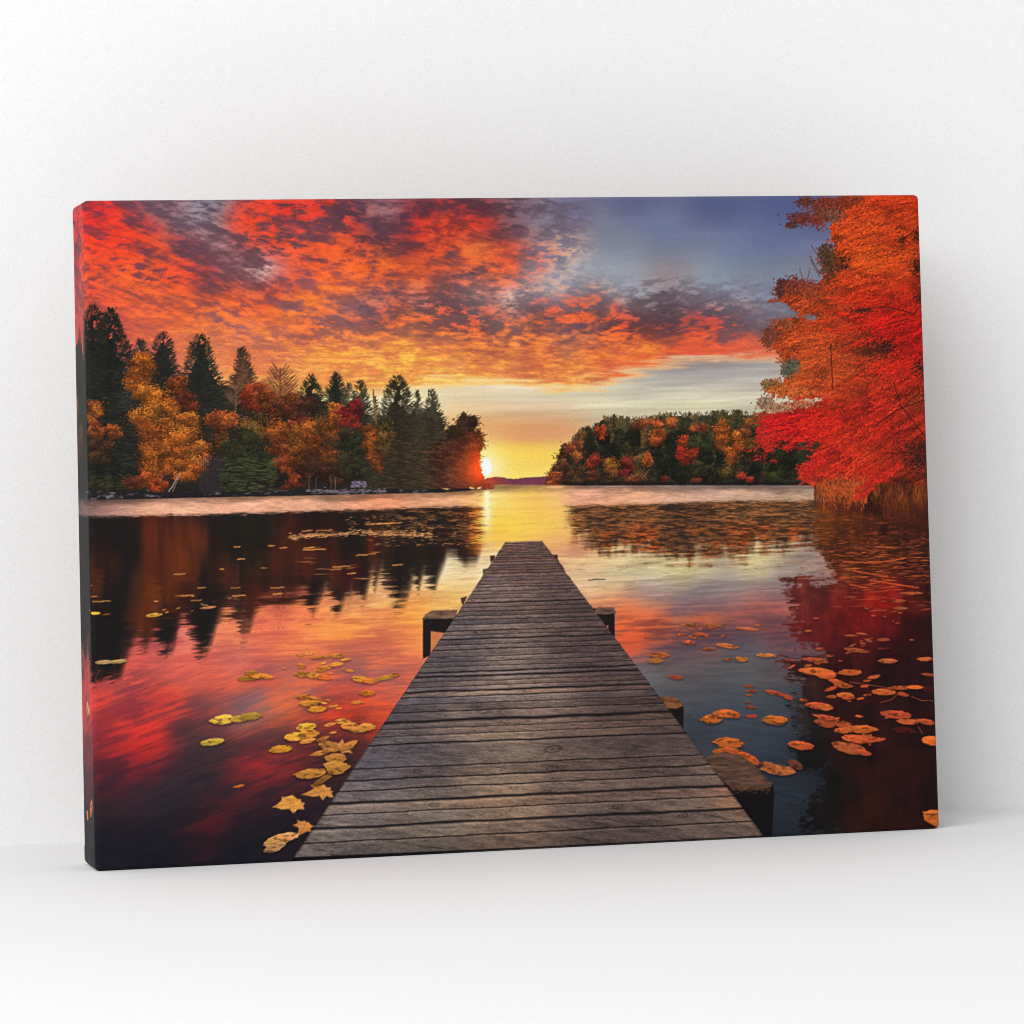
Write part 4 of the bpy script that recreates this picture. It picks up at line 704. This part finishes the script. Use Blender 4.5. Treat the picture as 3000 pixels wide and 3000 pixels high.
def paint_dock(img):
    yl0, yl1 = 1587., 2509.
    def le(y): return 1481+(y-1587)*(863-1481)/(2509-1587)
    def re(y): return 1588+(y-1583)*(2238-1588)/(2450-1583)
    # ---- posts beside the planks (drawn first)
    def post(top, side, ct, cs, seed=0):
        fill(img, polymask(side, 1), c3(*cs))
        if top:
            tx = fbm(PX*.03, PY*.15, 4, seed, .6)
            fill(img, polymask(top, 1, 2, .1, seed), np.clip(c3(*ct)*(.5+1.0*tx)[..., None], 0, 1))
    post(None, [(1262,1848),(1330,1846),(1300,1905),(1262,1912)], 0, (204,122,74))
    post([(1264,1789),(1342,1786),(1330,1812),(1238,1814),(1246,1800)], [(1239,1810),(1345,1800),(1345,1860),(1262,1849),(1262,1920),(1239,1930)], (110,82,66), (30,20,20), 1)
    post([(1738,1786),(1752,1779),(1798,1779),(1806,1796),(1776,1800),(1734,1796)], [(1722,1780),(1776,1794),(1801,1792),(1801,1878),(1782,1860),(1782,1832),(1764,1836),(1730,1800)], (104,74,62), (26,18,18), 2)
    post(None, [(1725,1781),(1748,1783),(1740,1792)], 0, (40,26,24))
    post([(1352,1752),(1366,1748),(1362,1762),(1352,1768)], [(1350,1752),(1368,1748),(1356,1775)], (70,46,40), (44,28,28), 3)
    post(None, [(1436,1628),(1450,1627),(1448,1640),(1437,1648)], 0, (66,44,40)); post(None, [(1414,1668),(1432,1664),(1416,1690)], 0, (96,70,60))
    post(None, [(1618,1625),(1634,1625),(1634,1637),(1640,1650),(1650,1660),(1655,1675),(1640,1660)], 0, (70,40,34))
    post([(1922,2046),(1948,2040),(1976,2042),(1996,2056),(2001,2068),(1980,2076),(1950,2074)], [(1930,2060),(2001,2062),(2003,2080),(2002,2152),(1975,2120)], (124,76,46), (20,15,17), 4)
    post([(2062,2222),(2085,2208),(2120,2204),(2170,2212),(2205,2236),(2240,2276),(2264,2296),(2258,2308),(2200,2314),(2150,2316),(2120,2290)], [(2070,2230),(2140,2306),(2266,2298),(2268,2330),(2262,2452),(2230,2460),(2120,2330)], (92,64,50), (14,11,14), 5)
    n = 120; xx = 2140+rng.random(n)*120; yy = 2312+rng.normal(0, 5, n); strokes(img, xx, yy, 4, 1.2, .1, np.array([96,66,44])/255*(.4+rng.random((n,1))*.8), .6)
    # ---- deck: v = position along the deck measured on the sheet at x = 1500
    sl = np.interp(PY, [1585, 2000, 2500], [-.020, -.036, -.052])
    V = PY-sl*(PX-1500)
    deck = polymask([(le(1587), 1588), (1588, 1584), (2240, 2452), (1500, 2489), (858, 2516)], 1, 1.6, .12, 9)
    seams = [(2440,2.2),(2400,4.6),(2362,1.6),(2330,4.8),(2295,2),(2266,2.6),(2234,1.8),(2167,2.8),(2143,1.5),(2123,1.4),(2103,5),(2076,1.6),(2054,1.3),(2034,1.6),(2018,3.4),(2004,1.2),(1990,1),(1975,3.2),(1962,2.4),(1947,1.1),(1933,1.4),(1919,1),(1898,1.6),(1884,1),(1868,2.4),(1856,1),(1844,1.6),(1826,1),(1812,1.2),(1801,1),(1788,1.1),(1776,1),(1763,2)]
    y = 1752.
    while y > 1592:
        seams.append((y, .55+rng.random()*.8)); y -= (4+(y-1585)*.045)*(.7+rng.random()*.6)
    seams = sorted(seams)
    ys = np.array([1580]+[s[0] for s in seams]+[2500]); idx = np.clip(np.searchsorted(ys, V.ravel())-1, 0, len(ys)-2).reshape(V.shape)
    br = rng.normal(0, .085, len(ys)); hu = rng.normal(0, .02, len(ys)); off = rng.random(len(ys))*90
    # perspective coordinate across the deck, -1..1
    c = (le(PY)+re(PY))/2; hw = np.maximum((re(PY)-le(PY))/2, 10)
    U = (PX-c)/hw
    sc = np.clip((PY-1560)/500, .1, 2)
    base = field([(1530,1600,150,112,96),(1500,1650,122,92,84),(1560,1680,112,84,80),(1480,1720,124,100,96),(1600,1760,96,76,74),(1450,1800,116,98,96),(1560,1800,128,106,98),(1700,1830,92,74,72),(1380,1860,118,104,104),(1500,1900,146,124,116),(1700,1930,102,82,82),(1300,1960,104,92,94),(1500,1990,142,122,112),(1750,2000,96,78,76),(1240,2040,104,94,96),(1400,2060,132,114,108),(1600,2050,140,116,106),(1820,2060,88,70,68),
                  (1180,2150,92,84,88),(1350,2150,124,106,98),(1500,2180,148,124,104),(1700,2150,114,92,84),(1900,2160,92,74,68),(1120,2260,104,96,102),(1250,2250,98,86,86),(1450,2280,146,122,102),(1700,2280,124,100,88),(1950,2260,104,84,78),(1050,2370,122,108,106),(1250,2370,128,112,102),(1500,2380,144,118,98),(1750,2370,106,88,82),(2050,2340,112,92,84),(2140,2350,150,112,88),(950,2470,126,112,106),(1200,2450,124,108,98),(1500,2450,134,106,90),(1800,2430,106,86,80),(2100,2420,120,100,92)], 70)/255
    gx = U*5.5+off[idx]; gy = V*.34/np.sqrt(sc)
    grain = fbm(gx*2.2, gy+off[idx], 5, 90, .62); fineg = fbm(gx*14, gy*3.6+off[idx], 4, 93, .7); blot = fbm(U*3.2+off[idx]*.3, V*.02+off[idx], 4, 95)
    col = base*(1+br[idx])[..., None]*(1+(grain-.5)*.56+(fineg-.5)*.52+(blot-.5)*.44-.08)[..., None]
    col = col*np.array([1.0, .985, .97], np.float32); col[..., 2] *= 1+hu[idx]*1.2-(blot-.5)*.12; col[..., 0] *= 1-hu[idx]
    crack = sstep(.68, .78, fbm(gx*1.3, gy*1.9+off[idx]*2, 4, 97, .55)); col *= (1-crack*.35)[..., None]
    # bright, worn upper arris of each board; dark gap
    for s, w in seams:
        dv = V-s-(fbm(PX*.012, PY*0+s*.7, 3, int(s) % 40)-.5)*min(5, w*2+1)
        wv = w*(.78+.55*vnoise(PX*.01, PY*0+s, 3))*.68+.42
        g = np.exp(-(np.abs(dv)/wv)**2.4)
        col = lerp(col, c3(24, 18, 20)[None, None], np.clip(g*(.98 if w > 1.5 else .74), 0, 1))
        hl = np.exp(-((dv-wv*2.0-1.2)/(1.+w*.35))**2); col = col*(1+hl*.16*(1 if s > 1750 else .5))[..., None]
    # knots
    for x, y, r in [(1272,2358,13),(1620,2195,22),(1618,2250,16),(2000,2390,14),(1392,2071,10),(1225,2260,12),(1100,2198,9),(1810,2362,14)]:
        d = np.hypot((PX-x)/(r*1.5), (PY-y+(PX-x)*.12)/(r*.62)); ring = np.exp(-d**2)*(.55+.45*np.cos(d*9))
        col *= (1-np.clip(ring, 0, 1)*.5)[..., None]
    edge = sstep(1, .985, np.abs(U)); col *= (.72+.28*edge)[..., None]
    img = lerp(img, np.clip(col, 0, 1), deck)
    # shaded lip under the front board
    fr = polymask([(860,2512),(1500,2486),(2240,2450),(2240,2462),(1500,2500),(858,2526)], 1)
    img = lerp(img, c3(14, 10, 12)[None, None], fr)
    return img

def paint_picture():
    sky = paint_sky()
    L = paint_trees()
    img = lerp(sky, L[..., :3], L[..., 3])
    img = paint_water(img, L)
    ripple_marks(img)
    Mp = np.zeros((RH, RW, 4), np.float32); Mp[..., :3] = c3(120, 40, 24)
    paint_maple(Mp)
    img = lerp(img, Mp[..., :3], Mp[..., 3])
    for a in LOBED: lobed(img, *a)
    for a in LEAVES: leaf(img, *a)
    for x0, y0, sxx, syy, k, c in [(930,1960,90,40,16,(236,140,56)),(940,2060,60,26,7,(232,146,54)),(960,2170,60,40,7,(214,140,64)),(2450,1900,150,60,18,(190,88,46)),(2050,1850,130,30,14,(206,100,52)),(2480,2060,140,60,12,(200,90,44)),(2600,1800,90,40,12,(190,86,46)),(2200,2060,70,60,6,(176,80,42)),(560,1760,160,50,10,(190,124,66))]:
        for _ in range(k):
            z = np.clip((y0-1600)/420, .3, 1.3); r = (4+rng.random()*9)*z
            leaf(img, x0+rng.normal(0, sxx*.5), y0+rng.normal(0, syy*.5), r*1.5, r*.42, rng.normal(0, .2), c, veins=0)
    for p in [[(660,2166),(720,2144),(790,2122)],[(2490,1998),(2600,2014)],[(2628,2035),(2610,2050),(2580,2058)],[(2670,2040),(2700,2052),(2740,2054)],[(2690,2128),(2702,2148)]]: line(img, p, .9, c3(150, 66, 40), .7)
    img = paint_dock(img)
    img = img+(img-blur(img, 1))*.34+(img-blur(img, 4))*.10          # crisp print
    img = img*(1+rng.normal(0, .018, (RH, RW, 1)).astype(np.float32))
    return np.clip(img, 0, 1)

# ======================================================================
# 4  THE CANVAS: linen wrapped round a wooden stretcher
# ======================================================================
W_, H_, D_, R_ = HM*4/3, HM, HM*0.117, 0.0024
sheet = paint_picture()
def to_lin(c): return np.where(c <= .04045, c/12.92, ((c+.055)/1.055)**2.4)
QUAD = [(243, 587), (2693, 570), (2755, 2428), (280, 2554)]          # corners of the picture on the drafting sheet
def square_up(quad):
    A = []; b = []
    for (u, v), (x, y) in zip([(0, 0), (1, 0), (1, 1), (0, 1)], quad):
        A += [[u, v, 1, 0, 0, 0, -u*x, -v*x], [0, 0, 0, u, v, 1, -u*y, -v*y]]; b += [x, y]
    return np.append(np.linalg.solve(np.array(A, float), np.array(b, float)), 1).reshape(3, 3)
HOM = square_up(QUAD)
def ink(s, t):
    """printed colour at unrolled canvas position (metres from the top left front corner); folds left and mirrors on the other sides"""
    u = s/W_; v = t/H_
    u = np.where(u > 1, 2-u, u); v = np.where(v > 1, 2-v, v); v = np.where(v < 0, -v, v)
    w = HOM[2, 0]*u+HOM[2, 1]*v+1
    x = (HOM[0, 0]*u+HOM[0, 1]*v+HOM[0, 2])/w; y = (HOM[1, 0]*u+HOM[1, 1]*v+HOM[1, 2])/w
    c = gather(sheet, (x-SX0)*SC-.5, (y-SY0)*SC-.5)
    lin = to_lin(np.clip(c, 0, 1))
    return np.clip(lin*0.84, 0.0015, 1.0)
def linen(name):
    m, nt, b = nodes(name); N = nt.nodes.new; K = nt.links.new
    at = N("ShaderNodeAttribute"); at.attribute_name = "print"
    tc = N("ShaderNodeTexCoord")
    def weave(axis, sc):
        w = N("ShaderNodeTexWave"); w.wave_type = 'BANDS'; w.bands_direction = axis; w.inputs["Scale"].default_value = sc
        w.inputs["Distortion"].default_value = 1.2; w.inputs["Detail"].default_value = 2; w.inputs["Detail Scale"].default_value = 2
        K(tc.outputs["Object"], w.inputs["Vector"]); return w.outputs["Fac"]
    mx = N("ShaderNodeMath"); mx.operation = 'MULTIPLY'; K(weave('X', 900), mx.inputs[0]); K(weave('Z', 900), mx.inputs[1])
    n = N("ShaderNodeTexNoise"); n.inputs["Scale"].default_value = 1500; n.inputs["Detail"].default_value = 2; K(tc.outputs["Object"], n.inputs["Vector"])
    ad = N("ShaderNodeMath"); m5 = N("ShaderNodeMath"); m5.operation = 'MULTIPLY'; K(mx.outputs[0], m5.inputs[0]); m5.inputs[1].default_value = .35; K(m5.outputs[0], ad.inputs[0]); K(n.outputs["Fac"], ad.inputs[1])
    mr = N("ShaderNodeMapRange"); mr.inputs[1].default_value = .2; mr.inputs[2].default_value = .95; mr.inputs[3].default_value = 1-0.16; mr.inputs[4].default_value = 1+0.16; K(ad.outputs[0], mr.inputs[0])
    sc_ = N("ShaderNodeVectorMath"); sc_.operation = 'SCALE'; K(at.outputs["Color"], sc_.inputs[0]); K(mr.outputs[0], sc_.inputs["Scale"])
    K(sc_.outputs[0], b.inputs["Base Color"]); b.inputs["Roughness"].default_value = .62; b.inputs["Specular IOR Level"].default_value = .10
    bp = N("ShaderNodeBump"); bp.inputs["Strength"].default_value = .22; bp.inputs["Distance"].default_value = .00025; K(ad.outputs[0], bp.inputs["Height"]); K(bp.outputs[0], b.inputs["Normal"])
    return m
lin_m = linen("printed_linen")
canvas = bpy.data.objects.new("canvas_print", None); scene.collection.objects.link(canvas); canvas.location = (0, 0, 0)
canvas.empty_display_size = .05
canvas["label"] = "stretched canvas print of a jetty on an autumn lake at sunset, upright on white floor"
canvas["category"] = "canvas print"
def rounded(p):
    """pull points of the sharp box onto the box with rounded edges"""
    lo = np.array([R_, R_, R_]); hi = np.array([W_-R_, D_+.01, H_-R_])
    c = np.clip(p, lo, hi); d = p-c; l = np.linalg.norm(d, axis=-1, keepdims=True)
    n = np.where(l > 1e-9, d/np.maximum(l, 1e-9), 0)
    return c+n*R_, n
def side_ticks(n): return np.linspace(0, 1, n)
# front sheet
nu, nv = 1180, 886
gx, gz = np.meshgrid(side_ticks(nu)*W_, H_-side_ticks(nv)*H_)
P = np.stack([gx, np.zeros_like(gx), gz], -1); P2, N2 = rounded(P)
f = np.linalg.norm(N2, axis=-1) < .5; N2[f] = (0, -1, 0)
# slack of hand-stretched cloth: under half a millimetre
link("printed_front", grid_mesh("printed_front", P2, N2, ink(gx, H_-gz), flip=True), lin_m, canvas)
# wrapped sides: d = depth behind the front plane
def side(name, a, b, out, n1, n2, stfun, flip):
    ss = side_ticks(n1)[None, :, None]; dd = (side_ticks(n2)*D_)[:, None, None]
    P = np.array(a)[None, None]*(1-ss)+np.array(b)[None, None]*ss+dd*np.array([0, 1, 0.])
    Q, Nn = rounded(P); g = np.linalg.norm(Nn, axis=-1) < .5; Nn[g] = out
    s, t = stfun(ss[..., 0]+0*dd[..., 0], dd[..., 0]+0*ss[..., 0])
    return link(name, grid_mesh(name, Q, Nn, ink(s, t), flip), lin_m, canvas)
so = side("wrapped_edge", (0, 0, H_), (0, 0, 0), (-1, 0, 0), 800, 80, lambda s, d: (-d, s*H_), True)
so["label"] = "left wrapped edge where the picture runs on round the side"
side("wrapped_edge", (W_, 0, 0), (W_, 0, H_), (1, 0, 0), 500, 30, lambda s, d: (W_+d, (1-s)*H_), True)
side("wrapped_edge", (W_, 0, H_), (0, 0, H_), (0, 0, 1), 600, 30, lambda s, d: ((1-s)*W_, -d), True)
side("wrapped_edge", (0, 0, 0), (W_, 0, 0), (0, 0, -1), 600, 30, lambda s, d: (s*W_, H_+d), True)
# folded corner flaps, tucked over the left edge at its top and bottom
for z0, z1 in ((H_-.0022, H_-.0085), (.0085, .0022)):
    n1, n2 = 24, 70; zz = np.linspace(z0, z1, n1)[None, :]+0*np.zeros((n2, 1)); dd = np.linspace(.0026, D_+.0002, n2)[:, None]+0*zz
    e = np.minimum(np.abs(zz-z0), np.abs(zz-z1)); lift = .00012*np.clip(e/.0006, 0, 1)**.5*np.clip((dd-.0026)/.004, 0, 1)
    link("corner_fold", grid_mesh("corner_fold", np.stack([-lift-.00002, dd, zz], -1), None, ink(-dd, H_-zz), True), lin_m, canvas)
wood, nt, b = nodes("raw_pine")
N = nt.nodes.new; nz = N("ShaderNodeTexNoise"); nz.inputs["Scale"].default_value = 30; rp = N("ShaderNodeValToRGB"); rp.color_ramp.elements[0].color = (.42, .28, .16, 1); rp.color_ramp.elements[1].color = (.56, .41, .26, 1)
nt.links.new(nz.outputs["Fac"], rp.inputs[0]); nt.links.new(rp.outputs[0], b.inputs["Base Color"]); b.inputs["Roughness"].default_value = .7
t, e = .0008, .03
for lo, hi in [((t, .004, t), (e, D_, H_-t)), ((W_-e, .004, t), (W_-t, D_, H_-t)), ((e+.0005, .004, t), (W_-e-.0005, D_, e)), ((e+.0005, .004, H_-e), (W_-e-.0005, D_, H_-t))]:
    link("stretcher_bar", box_mesh("stretcher_bar", lo, hi, .0006), wood, canvas)
